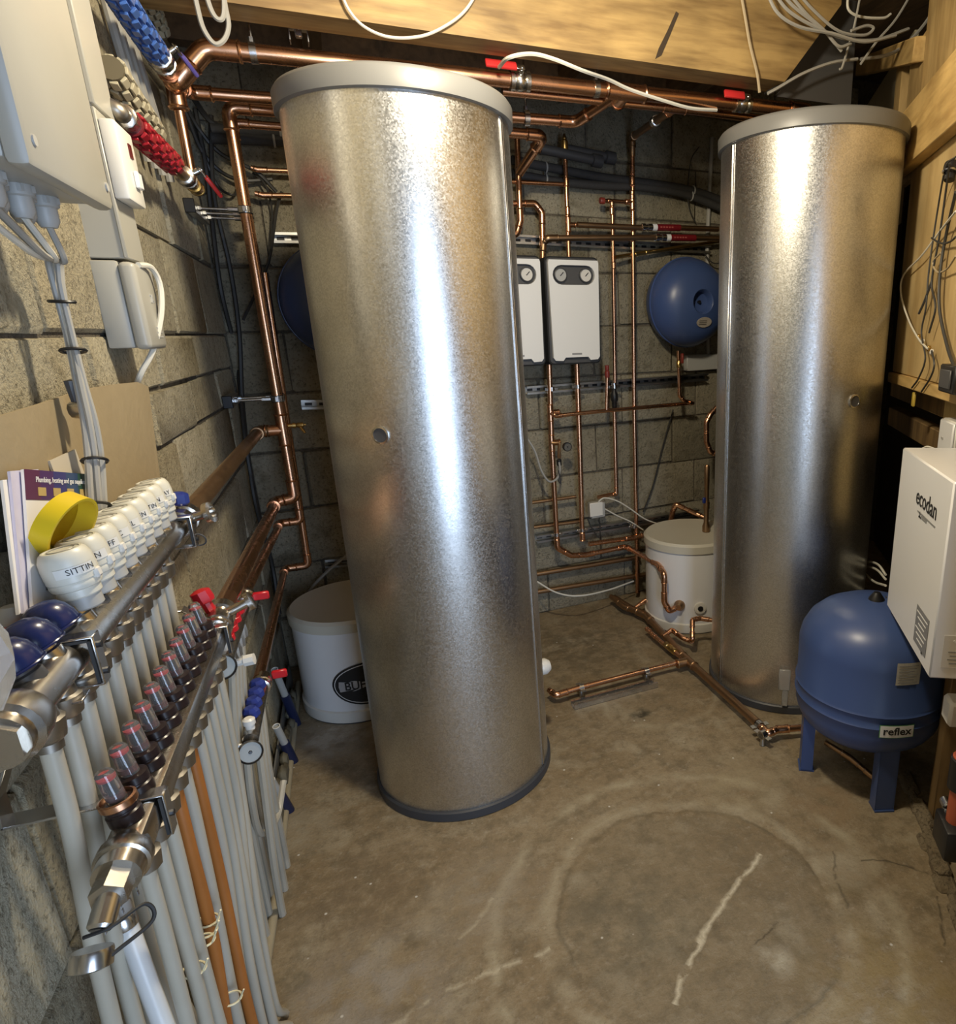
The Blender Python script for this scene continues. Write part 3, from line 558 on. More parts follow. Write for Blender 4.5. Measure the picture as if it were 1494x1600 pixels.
# ---- blue floor standing expansion vessel
CT = V((1.475, 1.478, 0)); RT = 0.230
t = thing('expansion_vessel', CT, 'blue floor standing expansion vessel on three legs beside the rear cylinder', 'vessel')
prof = [(0, 0.150), (0.06, 0.155), (0.12, 0.172), (0.165, 0.190), (0.205, 0.222), (0.222, 0.250), (RT, 0.280), (RT, 0.312), (RT + .006, 0.318), (RT, 0.325), (RT, 0.352), (RT + .006, 0.358), (RT, 0.365), (RT, 0.50), (0.222, 0.535), (0.202, 0.572), (0.168, 0.603), (0.12, 0.627), (0.06, 0.641), (0, 0.645)]
MB().lathe(prof, CT, n=72).build('tank_body', M_tank, t, org=CT, angle=60)
MB().lathe([(0.026, 0.638), (0.024, 0.648), (0.010, 0.668), (0, 0.669)], CT, n=20).build('valve_cap', M_black, t)
for ang in (-1.93, 2.57, 0.42):
    e = V((cos(ang), sin(ang), 0)); tn = V((-sin(ang), cos(ang), 0)); lg = MB(); q = CT + e * 0.182
    lg.box(q + UZ * 0.12 + e * 0.018, (0.004, 0.058, 0.24), ax=(e, tn, UZ)); lg.box(q + UZ * 0.12 + tn * 0.029, (0.04, 0.004, 0.24), ax=(e, tn, UZ)); lg.box(q + UZ * 0.12 - tn * 0.029, (0.04, 0.004, 0.24), ax=(e, tn, UZ)); lg.box(q + UZ * 0.003, (0.05, 0.062, 0.006), ax=(e, tn, UZ))
    lg.build('leg', M_tank, t)
aL, zL = az(CT, 1401, 1142, RT)
rect = lambda w_, h_: [(-w_, -h_), (-w_ / 2, -h_), (0, -h_), (w_ / 2, -h_), (w_, -h_), (w_, 0), (w_, h_), (w_ / 2, h_), (0, h_), (-w_ / 2, h_), (-w_, h_), (-w_, 0)]
lb = curved_patch(CT, RT + 0.002, aL, zL, rect(0.052, 0.022), mat('green_border', (0.10, 0.30, 0.12), 0.5), t, 'name_label', 0.004)
curved_patch(CT, RT + 0.002, aL, zL, rect(0.0495, 0.0195), M_lightink, lb, 'label_field', 0.0048); curved_text('reflex', 0.036, CT, RT + 0.002, aL, zL + 0.001, M_ink, lb, 0.0056)
aL, zL = az(CT, 1420, 1053, RT); lb = curved_patch(CT, RT, aL, zL, rect(0.036, 0.036), mat('rating_label', (0.55, 0.53, 0.47), 0.5, col2=(0.42, 0.41, 0.37), scale=150), t, 'rating_label', 0.002)
for k in range(7): curved_patch(CT, RT, aL, zL + 0.026 - k * 0.009, [(-0.03, -.0012), (0.0, -.0012), (0.028 - 0.006 * (k % 3), -.0012), (0.028 - 0.006 * (k % 3), .0012), (0, .0012), (-0.03, .0012)], mat('grey_print', (0.25, 0.25, 0.25), 0.4), lb, 'print_line', 0.003)
# ---- round blue vessels on the back wall
def wall_vessel(c, r, depth, label, labelpx):
    ax = -BN; t = thing('wall_vessel', c - UZ * r, label, 'vessel', 'round blue wall vessels')
    pr = [(r * 0.55, 0.0), (r * 0.8, 0.012), (r * 0.95, depth * 0.22), (r, depth * 0.40), (r, depth * 0.50), (r * 0.97, depth * 0.62), (r * 0.86, depth * 0.80), (r * 0.66, depth * 0.93), (r * 0.42, depth * 0.99), (0.060, depth * 1.02), (0.054, depth * 1.0), (0.046, depth * 0.88), (0.02, depth * 0.85), (0, depth * 0.85)]
    MB().lathe(pr, c, ax, 64).build('tank_body', M_tank, t, org=c, angle=50)
    MB().ring(c + ax * depth * 0.45, ax, r * 1.0, 0.005, 64, 6).build('weld_band', M_tank, t)
    MB().lathe([(0.008, depth * 0.84), (0.008, depth * 0.9), (0, depth * 0.9)], c, ax, 12).build('valve_stem', M_black, t)
    rl = math.hypot(*labelpx) / r; fd = 0.99 if rl < 0.42 else 0.99 - (rl - 0.42) * 0.25 if rl < 0.66 else 0.93 - (rl - 0.66) * 0.65
    q = c + ax * (depth * fd + 0.003) + BD * labelpx[0] + UZ * labelpx[1]; nrm = (ax + (BD * labelpx[0] + UZ * labelpx[1]).normalized() * (0.12 if rl < 0.42 else 0.34 if rl < 0.66 else 0.75)).normalized(); uy = (UZ - nrm * nrm.z).normalized(); ux = uy.cross(nrm)
    lb = MB().prism([(0.045 * cos(k * pi / 12), 0.026 * sin(k * pi / 12)) for k in range(24)], q, ux, uy, nrm * 0.003).build('label', mat('vessel_label', (0.48, 0.43, 0.36), 0.5, col2=(0.30, 0.27, 0.24), scale=60), t)
    for k in range(3): MB().box(q + nrm * 0.0035 + uy * (0.008 - 0.009 * k) - ux * 0.008, (0.045, 0.003, 0.001), ax=(ux, uy, nrm)).build('print_line', M_ink, lb)
    return t
cR = atB(1083, 476, 0.14); cR = atB(1083, 476, 0.0) ; cR = bw(1.755, 0.0, 1.612)
wall_vessel(bw(1.685, 0.0, 1.608), 0.218, 0.27, 'round blue wall vessel between the white pump covers and the rear cylinder', (0.010, -0.098))
wall_vessel(bw(0.012, 0.02, 1.617), 0.218, 0.27, 'round blue wall vessel mostly hidden at the left of the front cylinder', (-0.06, -0.125))
# ---- pump stations
def pump_station(c, label):
    """c = middle of the rear face on the wall side"""
    ax = -BN; t = thing('pump_station', c - UZ * 0.245, label, 'pump station', 'white fronted pump stations')
    def rr(w_, h_, r, n=5):
        o = []
        for (sx, sy, a0) in ((1, 1, 0), (-1, 1, 90), (-1, -1, 180), (1, -1, 270)):
            for k in range(n + 1):
                a = radians(a0 + 90 * k / n); o.append((sx * (w_ - r) + r * cos(a), sy * (h_ - r) + r * sin(a)))
        return o
    MB().prism(rr(0.134, 0.238, 0.025), c, BD, UZ, ax * 0.165).build('insulated_body', mat('black_foam', (0.010, 0.010, 0.010), 0.85), t)
    # cover with capsule window and notch
    out = [(-0.120, 0.222), (0.120, 0.222), (0.124, 0.21), (0.118, -0.205), (0.108, -0.218), (0.070, -0.220), (0.058, -0.205), (-0.058, -0.205), (-0.070, -0.220), (-0.108, -0.218), (-0.118, -0.205), (-0.124, 0.21)]
    cap = lambda w_, h_, n=8: [(w_ - h_ + h_ * cos(-pi / 2 + pi * k / n), h_ * sin(-pi / 2 + pi * k / n)) for k in range(n + 1)] + [(-w_ + h_ + h_ * cos(pi / 2 + pi * k / n), h_ * sin(pi / 2 + pi * k / n)) for k in range(n + 1)]
    hole = [(x, y + 0.158) for x, y in cap(0.104, 0.042)]
    bm = bmesh.new()
    vo = [bm.verts.new((x, y, 0)) for x, y in out]; vh = [bm.verts.new((x, y, 0)) for x, y in hole]
    es = [bm.edges.new((vo[i], vo[(i + 1) % len(vo)])) for i in range(len(vo))] + [bm.edges.new((vh[i], vh[(i + 1) % len(vh)])) for i in range(len(vh))]
    bmesh.ops.triangle_fill(bm, use_beauty=True, edges=es, use_dissolve=False)
    # drop triangles inside the window
    for f in [f for f in bm.faces if abs(f.calc_center_median().y - 0.158) < 0.040 and all(any((v.co - h.co).length < 1e-6 for h in vh) for v in f.verts)]: bm.faces.remove(f)
    ex = bmesh.ops.extrude_face_region(bm, geom=list(bm.faces)); bmesh.ops.translate(bm, verts=[g for g in ex['geom'] if isinstance(g, bmesh.types.BMVert)], vec=(0, 0, 0.016))
    bm.verts.index_update(); mb = MB(); mb.add([c + ax * (0.172 + v.co.z) + BD * v.co.x + UZ * v.co.y for v in bm.verts], [tuple(v.index for v in f.verts) for f in bm.faces]); bm.free()
    cv = mb.build('front_cover', mat('pump_cover', (0.74, 0.74, 0.72), 0.4), t, angle=30)
    MB().prism(rr(0.128, 0.231, 0.02), c + ax * 0.165, BD, UZ, ax * 0.004).build('window_back', M_dgrey, t)
    for sx, col in ((-0.062, M_lgrey), (0.062, mat('dial_face', (0.62, 0.60, 0.55), 0.4))):
        q = c + ax * 0.170 + BD * sx + UZ * 0.158
        g = MB().lathe([(0.031, 0), (0.031, 0.012), (0.027, 0.014), (0.027, 0.009)], q, ax, 24).build('thermometer', M_dgrey, t)
        MB().lathe([(0.027, 0.008), (0.027, 0.010), (0, 0.010)], q, ax, 24).build('dial', col, g); MB().box(q + ax * 0.012 + BD * 0.005 + UZ * 0.004, (0.022, 0.002, 0.003), ax=((BD + UZ).normalized(), ax, (UZ - BD).normalized())).build('needle', M_ink, g)
    MB().box(c + ax * 0.1885 - UZ * 0.190, (0.05, 0.001, 0.008), ax=(BD, ax, UZ)).build('maker_mark', mat('grey_print', (0.25, 0.25, 0.25), 0.4), cv)
    return t
pc = (atB(850, 405, .18) + atB(937, 405, .18) + atB(937, 566, .18) + atB(850, 566, .18)) / 4
PA = (pc - BP).dot(BD) + 0.82; PZ = pc.z
pump_station(bw(PA, 0.03, PZ), 'white fronted pump station on the back wall, fully visible')
pump_station(bw(PA - 0.285, 0.03, PZ), 'white fronted pump station half hidden by the front cylinder')
# ---- white control box on the stud wall
def control_box():
    s0, s1, z0, z1, o1 = -0.37, 0.070, 0.662, 1.147, 0.15
    t = thing('control_box', rw((s0 + s1) / 2, -0.015, z0), 'white heat pump control box lettered ecodan on the right wall', 'control box')
    RZ(s0, s1, -0.015, o1, z0, z1, 0.004).build('case', M_whitepaint, t)
    nrm = -RN; ux = -RD          # reading direction on the front: towards the viewer
    pt = lambda s, z, lift=0.001: rw(s, o1 + lift, z)
    pe = lambda x, y: ((atR(x, y, o1) - RP).dot(RD), atR(x, y, o1).z)
    s, z = pe(1448, 787); text('ecodan', 0.064, pt(s, z), ux, UZ, M_ink, t, squeeze=0.95)
    s, z = pe(1449, 797); MB().box(pt(s, z - 0.022), (0.15, 0.004, 0.0008), ax=(ux, UZ, nrm)).build('strap_line', mat('grey_print', (0.25, 0.25, 0.25), 0.4), t)
    s, z = pe(1438, 806)
    em = MB()
    for k in range(3):
        a = pi / 2 + k * 2 * pi / 3; e = V((cos(a), sin(a))); e2 = V((cos(a + pi / 6), sin(a + pi / 6))); e3 = V((cos(a - pi / 6), sin(a - pi / 6)))
        em.prism([(0, 0), tuple(e3 * 0.0065), tuple(e * 0.0115), tuple(e2 * 0.0065)], pt(s, z), ux, UZ, nrm * 0.0006)
    em.build('emblem', M_ink, t); MB().box(pt(s - 0.035, z), (0.045, 0.008, 0.0006), ax=(ux, UZ, nrm)).build('maker_mark', mat('grey_print', (0.25, 0.25, 0.25), 0.4), t)
    (sa, za) = pe(1440, 985); lb = MB().box(pt(sa, za), (0.105, 0.10, 0.001), ax=(ux, UZ, nrm)).build('rating_plate', mat('grey_plate', (0.27, 0.27, 0.27), 0.4, col2=(0.16, 0.16, 0.16), scale=120), t)
    for k in range(6): MB().box(pt(sa, za + 0.036 - k * 0.014, 0.002), (0.09 - 0.02 * (k % 3), 0.003, 0.0006), ax=(ux, UZ, nrm)).build('print_line', M_lightink, lb)
    for q in ((1386, 933), (1441, 1020)):
        sa, za = pe(*q); MB().lathe([(0.004, 0), (0.004, 0.002), (0, 0.002)], pt(sa, za), nrm, 10).build('screw', M_dgrey, t)
    # near end face label with the round mark
    en = -RD; q = rw(s0, 0.085, 0.735) + en * 0.001; lb = MB().box(q, (0.085, 0.001, 0.085), ax=(-RN, en, UZ)).build('end_label', mat('pale_label', (0.66, 0.64, 0.60), 0.5), t)
    MB().lathe([(0.013, 0), (0.013, 0.0012), (0, 0.0012)], rw(s0, 0.10, 0.760), en, 24).build('round_mark', M_ink, lb)
    MB().box(rw(s0, 0.10, 0.760) + en * 0.0018, (0.014, 0.0008, 0.004), ax=((-RN + UZ).normalized(), en, (UZ + RN).normalized())).build('mark_stroke', M_lightink, lb)
    for k in range(4): MB().box(rw(s0, 0.085, 0.735 - k * 0.010) + en * 0.0018, (0.06 - 0.01 * (k % 2), 0.0006, 0.003), ax=(-RN, en, UZ)).build('print_line', mat('grey_print', (0.25, 0.25, 0.25), 0.4), lb)
control_box()
# ================================================================== LEFT WALL
ORD = ['first', 'second', 'third', 'fourth', 'fifth', 'sixth', 'seventh', 'eighth', 'ninth', 'tenth', 'eleventh', 'twelfth']
X1, XY = V((1, 0, 0)), V((0, 1, 0))
def bx(mb, x0, x1, y0, y1, z0, z1, bev=0.0, seg=1): return mb.box(((x0 + x1) / 2, (y0 + y1) / 2, (z0 + z1) / 2), (x1 - x0, y1 - y0, z1 - z0), bev=bev, seg=seg)
# ---- big grey enclosure with cable glands
t = thing('junction_enclosure', (-0.33, 1.08, 1.66), 'large pale grey plastic enclosure with cable glands high on the left wall', 'enclosure')
bx(MB(), -0.41, -0.295, 0.955, 1.235, 1.668, 2.16, 0.006, 2).build('case', M_greyplas, t)
bx(MB(), -0.296, -0.272, 0.950, 1.240, 1.661, 2.167, 0.008, 2).build('lid', M_greyplas, t)
for y, z in ((0.972, 1.69), (1.222, 1.69), (1.222, 2.14)): MB().lathe([(0.006, 0), (0.006, 0.002), (0, 0.002)], (-0.272, y, z), (1, 0, 0), 10).build('screw', M_lgrey, t)
for i, y in enumerate((0.985, 1.025, 1.065, 1.105, 1.145, 1.185)):
    q = V((-0.35 + 0.012 * (i % 2), y, 1.668)); g = MB().lathe([(0.017, 0.0), (0.017, -0.012), (0.0135, -0.014), (0.0135, -0.03), (0.009, -0.038)][::-1], q, (0, 0, 1), 6 if False else 14).build('cable_gland', M_lgrey, t)
    MB().lathe([(0.0185, -0.009), (0.0185, -0.001)], q, (0, 0, 1), 6).build('lock_nut', M_lgrey, g)
# ---- bundle of grey cables with black ties
pth = [(-0.352, 1.13, 1.625), (-0.352, 1.145, 1.575)] 
bp = [atX(x, y, X) for x, y, X in ((84, 405, -.355), (92, 450, -.36), (108, 520, -.36), (126, 600, -.355), (140, 660, -.35), (148, 720, -.35), (152, 790, -.35), (158, 870, -.35))]
t = thing('cable_bundle', bp[-1], 'bundle of grey cables held with black ties hanging down from the grey enclosure', 'cable bundle')
offs = [(0, 0), (0.009, 0.004), (-0.007, 0.008), (0.004, -0.009), (-0.008, -0.006), (0.011, -0.006)]
for i, (a, b_) in enumerate(offs):
    st = V((-0.35 + 0.012 * (i % 2), 0.985 + 0.04 * i, 1.632)); mid = st.lerp(bp[0], 0.55) + V((0.01, 0.0, -0.02))
    pts = [st, mid] + [p + V((b_ * 0.7, a * cos(k * 0.7) - b_ * sin(k * .7), 0)) for k, p in enumerate(bp)]
    MB().tube(smooth_path(pts, 6), 0.0042, 7).build('cable', M_cable if i % 3 else M_wcable, t)
for k, f in ((1, .3), (2, .35), (5, 0.0), (6, .0)):
    p = bp[k].lerp(bp[min(k + 1, 7)], f); d = (bp[min(k + 1, 7)] - bp[k - 1]).normalized()
    q = MB().ring(p, d, 0.0150, 0.0024, 18, 5).build('cable_tie', M_black, t)
# ---- vertical trunking with a switched spur and a wireless receiver
t = thing('cable_trunking', (-0.38, 1.66, 1.62), 'tall white rectangular cable trunking on the left wall behind the grey enclosure', 'trunking')
bx(MB(), -0.41, -0.352, 1.603, 1.722, 1.632, 2.3, 0.002).build('channel', M_greyplas, t); bx(MB(), -0.354, -0.347, 1.600, 1.725, 1.632, 1.885, 0.002).build('cover', M_greyplas, t); bx(MB(), -0.354, -0.345, 1.598, 1.727, 1.889, 2.3, 0.002).build('cover', M_greyplas, t)
t = thing('fused_spur', (-0.34, 1.70, 1.73), 'white fused switch spur on the front of the trunking', 'switch')
s0 = atX(176, 255, -.325); s1 = atX(213, 345, -.325); ya, yb, za, zb = 1.60, 1.715, 1.735, 1.868
bx(MB(), -0.347, -0.322, ya, yb, za, zb, 0.004, 2).build('face_plate', M_white, t); bx(MB(), -0.322, -0.320, ya + 0.065, ya + 0.085, zb - 0.05, zb - 0.025, 0.0).build('indicator', mat('dark_red', (0.10, 0.01, 0.01), 0.3), t)
bx(MB(), -0.322, -0.314, ya + 0.06, ya + 0.09, za + 0.03, za + 0.06, 0.002).build('rocker', M_whitepaint, t)
t = thing('wireless_receiver', (-0.37, 1.66, 1.47), 'white wireless heating receiver box below the trunking', 'receiver')
bx(MB(), -0.41, -0.366, 1.595, 1.725, 1.468, 1.628, 0.004, 2).build('back_box', M_greyplas, t); bx(MB(), -0.366, -0.338, 1.590, 1.728, 1.465, 1.626, 0.010, 3).build('cover', M_greyplas, t)
text('2A', 0.024, (-0.3375, 1.672, 1.562), XY, UZ, M_lgrey, t)
for k in range(3): bx(MB(), -0.3385, -0.337, 1.66, 1.70, 1.487 + k * 0.009, 1.490 + k * 0.009).build('vent_slot', M_lgrey, t)
cable([atX(216, 414, -.34), atX(236, 418, -.33), atX(250, 445, -.325), atX(252, 490, -.33), atX(240, 545, -.35), atX(222, 580, -.375), atX(214, 600, -.39)], 0.0055, M_wcable, 'thick white cable looping from the receiver box down to the cardboard', n=8)
# ---- four grey conduits, slotted strip, hoses
for i in range(4):
    a = atX(168 + 9 * i, 25, -.395); b = atX(208 + 10 * i, 160, -.395)
    pts = [V((-.395, a.y + 0.0, 2.45)), V((-.395, a.y, 2.28)), V((-.395, b.y + 0.02, 2.06)), V((-.397, b.y + 0.05, 1.93))]
    cable(pts, 0.011, M_cable, '%s grey conduit from the trunking, running up the left wall' % ORD[i], 'conduit', 8, 'grey conduits beside the trunking')
def ribbed(pts, r, mt, label, name, ringm, parts=True, nr=14, slots=8):
    p = smooth_path(pts, 10); root = MB().tube(p, r * 0.86, 14).build(name, mt, None); tag(root, label, 'hose')
    L = [0]
    for a, b in zip(p, p[1:]): L.append(L[-1] + (b - a).length)
    def at_(s):
        for k in range(len(p) - 1):
            if L[k + 1] >= s: u = (s - L[k]) / (L[k + 1] - L[k] + 1e-9); return p[k].lerp(p[k + 1], u), (p[k + 1] - p[k]).normalized()
        return p[-1], (p[-1] - p[-2]).normalized()
    for k in range(nr):
        c, d = at_(L[-1] * (k + 0.5) / nr); w_ = L[-1] / nr * 0.36; up = UZ if abs(d.z) < .9 else X1; n_ = (up - d * up.dot(d)).normalized(); b_ = d.cross(n_); mb = MB()
        for j in range(slots):
            a = 2 * pi * (j + 0.5 * (k % 2)) / slots; e = n_ * cos(a) + b_ * sin(a); mb.box(c + e * r * 0.93, (r * 0.22, 2 * w_, r * 2 * pi / slots * 0.70), ax=(e, d, d.cross(e)), bev=0.0012)
        mb.build('rib', ringm, root)
    return root, at_
M_bluehose = mat('blue_hose', (0.03, 0.09, 0.36), 0.35); M_bluerib = mat('blue_hose_rib', (0.05, 0.12, 0.36), 0.3)
M_redhose = mat('red_hose', (0.14, 0.008, 0.012), 0.35); M_redrib = mat('red_hose_rib', (0.30, 0.012, 0.020), 0.28)
hb = [V((-0.335, 1.62, 2.22)), V((-0.335, 1.9, 2.19)), V((-0.333, 2.12, 2.183)), V((-0.33, 2.25, 2.18))]
ribbed(hb, 0.029, M_bluehose, 'blue ribbed flexible hose high on the left wall', 'flexible_hose', M_bluerib, nr=15)
hr = [V((-0.335, 1.80, 1.908)), V((-0.332, 1.92, 1.905)), V((-0.33, 2.06, 1.908)), V((-0.33, 2.16, 1.91))]
ribbed(hr, 0.027, M_redhose, 'red ribbed flexible hose below the blue one on the left wall', 'flexible_hose', M_redrib, nr=9)
M_beigehose = mat('beige_hose', (0.12, 0.10, 0.06), 0.6); M_beigerib = mat('beige_hose_rib', (0.46, 0.41, 0.28), 0.55)
ribbed([atX(172, 105, -.385), atX(200, 150, -.385), atX(222, 180, -.385), atX(240, 208, -.385)], 0.030, M_beigehose, 'beige slotted conduit against the left wall above the red hose', 'slotted_conduit', M_beigerib, nr=8)
ribbed([atX(222, -12, -.37), atX(232, 10, -.37), atX(242, 35, -.37), atX(248, 55, -.37)], 0.030, M_beigehose, 'beige slotted conduit beside the blue hose at the top of the wall', 'slotted_conduit', M_beigerib, nr=6)
t = thing('hose_union', (-0.334, 1.77, 1.88), 'brass and nickel hose union at the near end of the red hose', 'fitting')
MB().lathe([(0.016, -0.03), (0.023, -0.026), (0.023, 0.0), (0.020, 0.004), (0.020, 0.03)], (-0.335, 1.775, 1.91), (0, 1, 0), 12).build('nut', M_nickel, t); MB().tube(smooth_path([(-0.335, 1.748, 1.91), (-0.338, 1.728, 1.912), (-0.360, 1.722 + .012, 1.925), (-0.40, 1.745, 1.94)], 5), 0.0155, 14).build('tail', M_nut, t)
def ball_valve(c, d, r, label, up, lever=M_redlever, name='ball_valve', lev_dir=None, ll=0.075, body=M_nickel):
    """lever ball valve at c along d"""
    c = V(c); d = V(d).normalized(); up = V(up).normalized(); t = thing(name, c, label, 'valve')
    MB().lathe([(r * 1.35, -0.034), (r * 1.55, -0.032), (r * 1.55, -0.020), (r * 1.3, -0.018), (r * 1.5, -0.010), (r * 1.62, 0), (r * 1.5, 0.010), (r * 1.3, 0.018), (r * 1.55, 0.020), (r * 1.55, 0.032), (r * 1.35, 0.034)], c, d, 12).build('body', body, t)
    MB().lathe([(0.008, 0), (0.008, r * 1.6 + 0.012), (0.0055, r * 1.6 + 0.014), (0.0055, r * 1.6 + 0.022)], c, up, 10).build('stem', M_chrome, t)
    ld = V(lev_dir).normalized() if lev_dir else d; q = c + up * (r * 1.6 + 0.018); sd = up.cross(ld)
    h = MB().box(q + ld * 0.012, (0.04, 0.018, 0.004), ax=(ld, sd, up), bev=0.001).build('lever', M_chrome, t)
    MB().box(q + ld * (0.018 + ll / 2), (ll, 0.027, 0.011), ax=(ld, sd, up), bev=0.004, seg=2).build('grip', lever, h)
    return t
# copper between the two hoses
copper([(-0.33, 2.44, 1.912), (-0.33, 2.44, 2.10)], 0.0135, 'short copper drop between the blue and red hose valves')
copper([(-0.33, 2.14, 1.91), (-0.33, 2.46, 1.913)], 0.0165, 'brass coloured pipe stub carrying the red hose valve', mt=M_brass, couplings=[((-0.33, 2.47, 1.913), XY)])
ball_valve((-0.33, 2.33, 1.912), (0, 1, 0), 0.016, 'ball valve with a red lever at the end of the red hose', (0.9, 0, 0.45), lev_dir=(0.45, 0.5, -0.75), ll=0.06)
copper([(-0.33, 2.22, 2.18), (-0.33, 2.52, 2.175)], 0.021, 'wide copper stub behind the blue hose valve', tees=[((-0.33, 2.44, 2.176), XY, (0, 0, -1))])
ball_valve((-0.33, 2.29, 2.18), (0, 1, 0), 0.020, 'ball valve with a blue lever at the end of the blue hose', (0.8, 0, 0.6), lever=mat('violet_lever', (0.10, 0.08, 0.30), 0.35), lev_dir=(0.35, 0.75, -0.5), ll=0.06)
# ---- cardboard sheet behind the manifolds
M_card = mat('cardboard', (0.34, 0.27, 0.16), 0.75, col2=(0.27, 0.21, 0.12), scale=7, bump=0.15, bscale=50)
edge = [(-30, 662), (0, 650), (30, 641), (60, 632), (90, 622), (120, 612), (150, 605), (185, 600), (215, 597), (232, 604), (222, 625), (210, 650), (205, 690), (201, 745), (205, 790)]
top = [atX(x, y, -0.386 + 0.012 * sin(i * 0.9)) for i, (x, y) in enumerate(edge)]
mb = MB(); n = len(top); bot = [V((-0.388, p.y * 0.86 + 0.14 * 1.2, 1.06)) for p in top]
vs = top + bot + [p + V((-0.004, 0, 0)) for p in top + bot]
fs = [(i, i + 1, n + i + 1, n + i) for i in range(n - 1)] + [(2 * n + i, 3 * n + i, 3 * n + i + 1, 2 * n + i + 1) for i in range(n - 1)] + [(i, 2 * n + i, 2 * n + i + 1, i + 1) for i in range(n - 1)] + [(n + i, n + i + 1, 3 * n + i + 1, 3 * n + i) for i in range(n - 1)] + [(0, n, 3 * n, 2 * n), (n - 1, 3 * n - 1, 4 * n - 1, 2 * n - 1)]
mb.add(vs, fs); tag(mb.build('cardboard_sheet', M_card), 'torn brown cardboard sheet leaning on the wall behind the white valve heads', 'cardboard')
t = thing('cable_clip', atX(125, 650, -.36), 'shiny clip pinning the cable bundle to the cardboard', 'clip'); q = atX(122, 640, -.37)
MB().lathe([(0.012, -0.008), (0.014, 0), (0.012, 0.012), (0, 0.014)], q, (1, -0.2, 0.1), 10).build('clip_body', M_nickel, t); MB().lathe([(0.006, 0), (0.009, 0.03), (0, 0.032)], q + V((0, 0, .012)), (0, 0, 1), 8).build('clip_pin', M_dgrey, t)
# ---- leaflets
def leaflet(px, X, label, lean, colr=None):
    a, b, c, d = [atX(x, y, X + dx) for (x, y), dx in zip(px, (0, 0, lean, lean))]    # top left, top right, bottom right, bottom left
    n_ = (b - a).cross(d - a).normalized(); n_ = n_ if n_.x > 0 else -n_
    mb = MB(); vs = [a, b, c, d]; mb.add(vs + [p - n_ * 0.003 for p in vs], [(0, 1, 2, 3), (7, 6, 5, 4), (0, 4, 5, 1), (1, 5, 6, 2), (2, 6, 7, 3), (3, 7, 4, 0)])
    o = mb.build('leaflet', colr or M_paper); tag(o, label, 'leaflet', 'leaflets propped on the manifold'); return o, (a, b, c, d, n_)
leaflet([(4, 750), (60, 745), (60, 930), (30, 960)], -0.374, 'plain white sheet at the back of the propped leaflets', 0.02)
leaflet([(16, 736), (60, 733), (70, 940), (38, 958)], -0.371, 'white leaflet with a violet edge behind the plumbing brochure', 0.02, mat('violet_paper', (0.42, 0.40, 0.62), 0.5, col2=(0.7, 0.68, 0.72), scale=12))
o, (a, b, c, d, n_) = leaflet([(37, 733), (137, 741), (150, 935), (52, 955)], -0.366, 'plumbing brochure with a purple and green header, in front of the leaflets', 0.02)
def on(u, v, lift=0.0012): return a.lerp(b, u).lerp(d.lerp(c, u), v) + n_ * lift
def quad(u0, u1, v0, v1, mt, nm, lift=0.0006, par=o):
    mb = MB(); vs = [on(u0, v0, lift), on(u1, v0, lift), on(u1, v1, lift), on(u0, v1, lift)]; mb.add(vs + [p - n_ * 0.0004 for p in vs], [(0, 1, 2, 3), (7, 6, 5, 4), (0, 4, 5, 1), (1, 5, 6, 2), (2, 6, 7, 3), (3, 7, 4, 0)]); return mb.build(nm, mt, par)
hd = None
for k, cc in enumerate([(0.09, 0.012, 0.05), (0.06, 0.014, 0.10), (0.03, 0.025, 0.15), (0.02, 0.05, 0.13), (0.02, 0.07, 0.05)]): quad(k * 0.2, k * 0.2 + 0.2, 0.0, 0.23, mat('header_ink_%d' % k, cc, 0.4), 'header_print')
text('Plumbing, heating and gas supplies', 0.0118, on(0.52, 0.075, 0.0016), (b - a), (a - d), M_lightink, o, squeeze=0.95, depth=0.0002)
for k in range(4): quad(0.16 + 0.22 * k, 0.27 + 0.22 * k, 0.135, 0.20, mat('ochre_print', (0.45, 0.33, 0.12), 0.5), 'price_panel', 0.0012)
quad(0.26, 0.31, 0.30, 0.52, mat('tap_print', (0.35, 0.35, 0.36), 0.4), 'tap_picture'); quad(0.12, 0.46, 0.385, 0.415, M_ink, 'tap_handles', 0.0012)
for k in range(5): quad(0.10 + .02 * k, 0.20 + .02 * k, 0.56 + 0.07 * k, 0.60 + 0.07 * k, mat('grey_print', (0.25, 0.25, 0.25), 0.4), 'picture_print'); quad(0.26 + .02 * k, 0.40 + .02 * k, 0.55 + 0.07 * k, 0.60 + 0.07 * k, mat('olive_print', (0.16, 0.17, 0.06), 0.4), 'picture_print')
leaflet([(78, 720), (118, 702), (140, 760), (100, 780)], -0.378, 'folded translucent sheet behind the plumbing brochure', 0.006, mat('pale_paper', (0.52, 0.47, 0.38), 0.5))
# ---- roll of yellow tape
c = atX(101, 822, -.332); _d = ray(101, 822).normalized(); _cr = (CR - _d * CR.dot(_d)).normalized(); _cu = _cr.cross(_d); ax = (_d * -0.42 + (_cr * 0.90 - _cu * 0.43) * 0.907).normalized(); Ro, Ri, hw = 0.041, 0.0388, 0.0105
tp = thing('tape_roll', c - UZ * Ro, 'roll of bright yellow tape resting against the brochure', 'tape')
MB().lathe([(Ri, -hw), (Ro, -hw), (Ro, hw), (Ri, hw), (Ri, -hw)], c, ax, 40).build('tape', M_yellow, tp); MB().lathe([(Ri - 0.0015, -hw), (Ri, -hw), (Ri, hw), (Ri - 0.0015, hw), (Ri - 0.0015, -hw)], c, ax, 40).build('core', mat('yellow_core', (0.60, 0.42, 0.02), 0.5), tp)
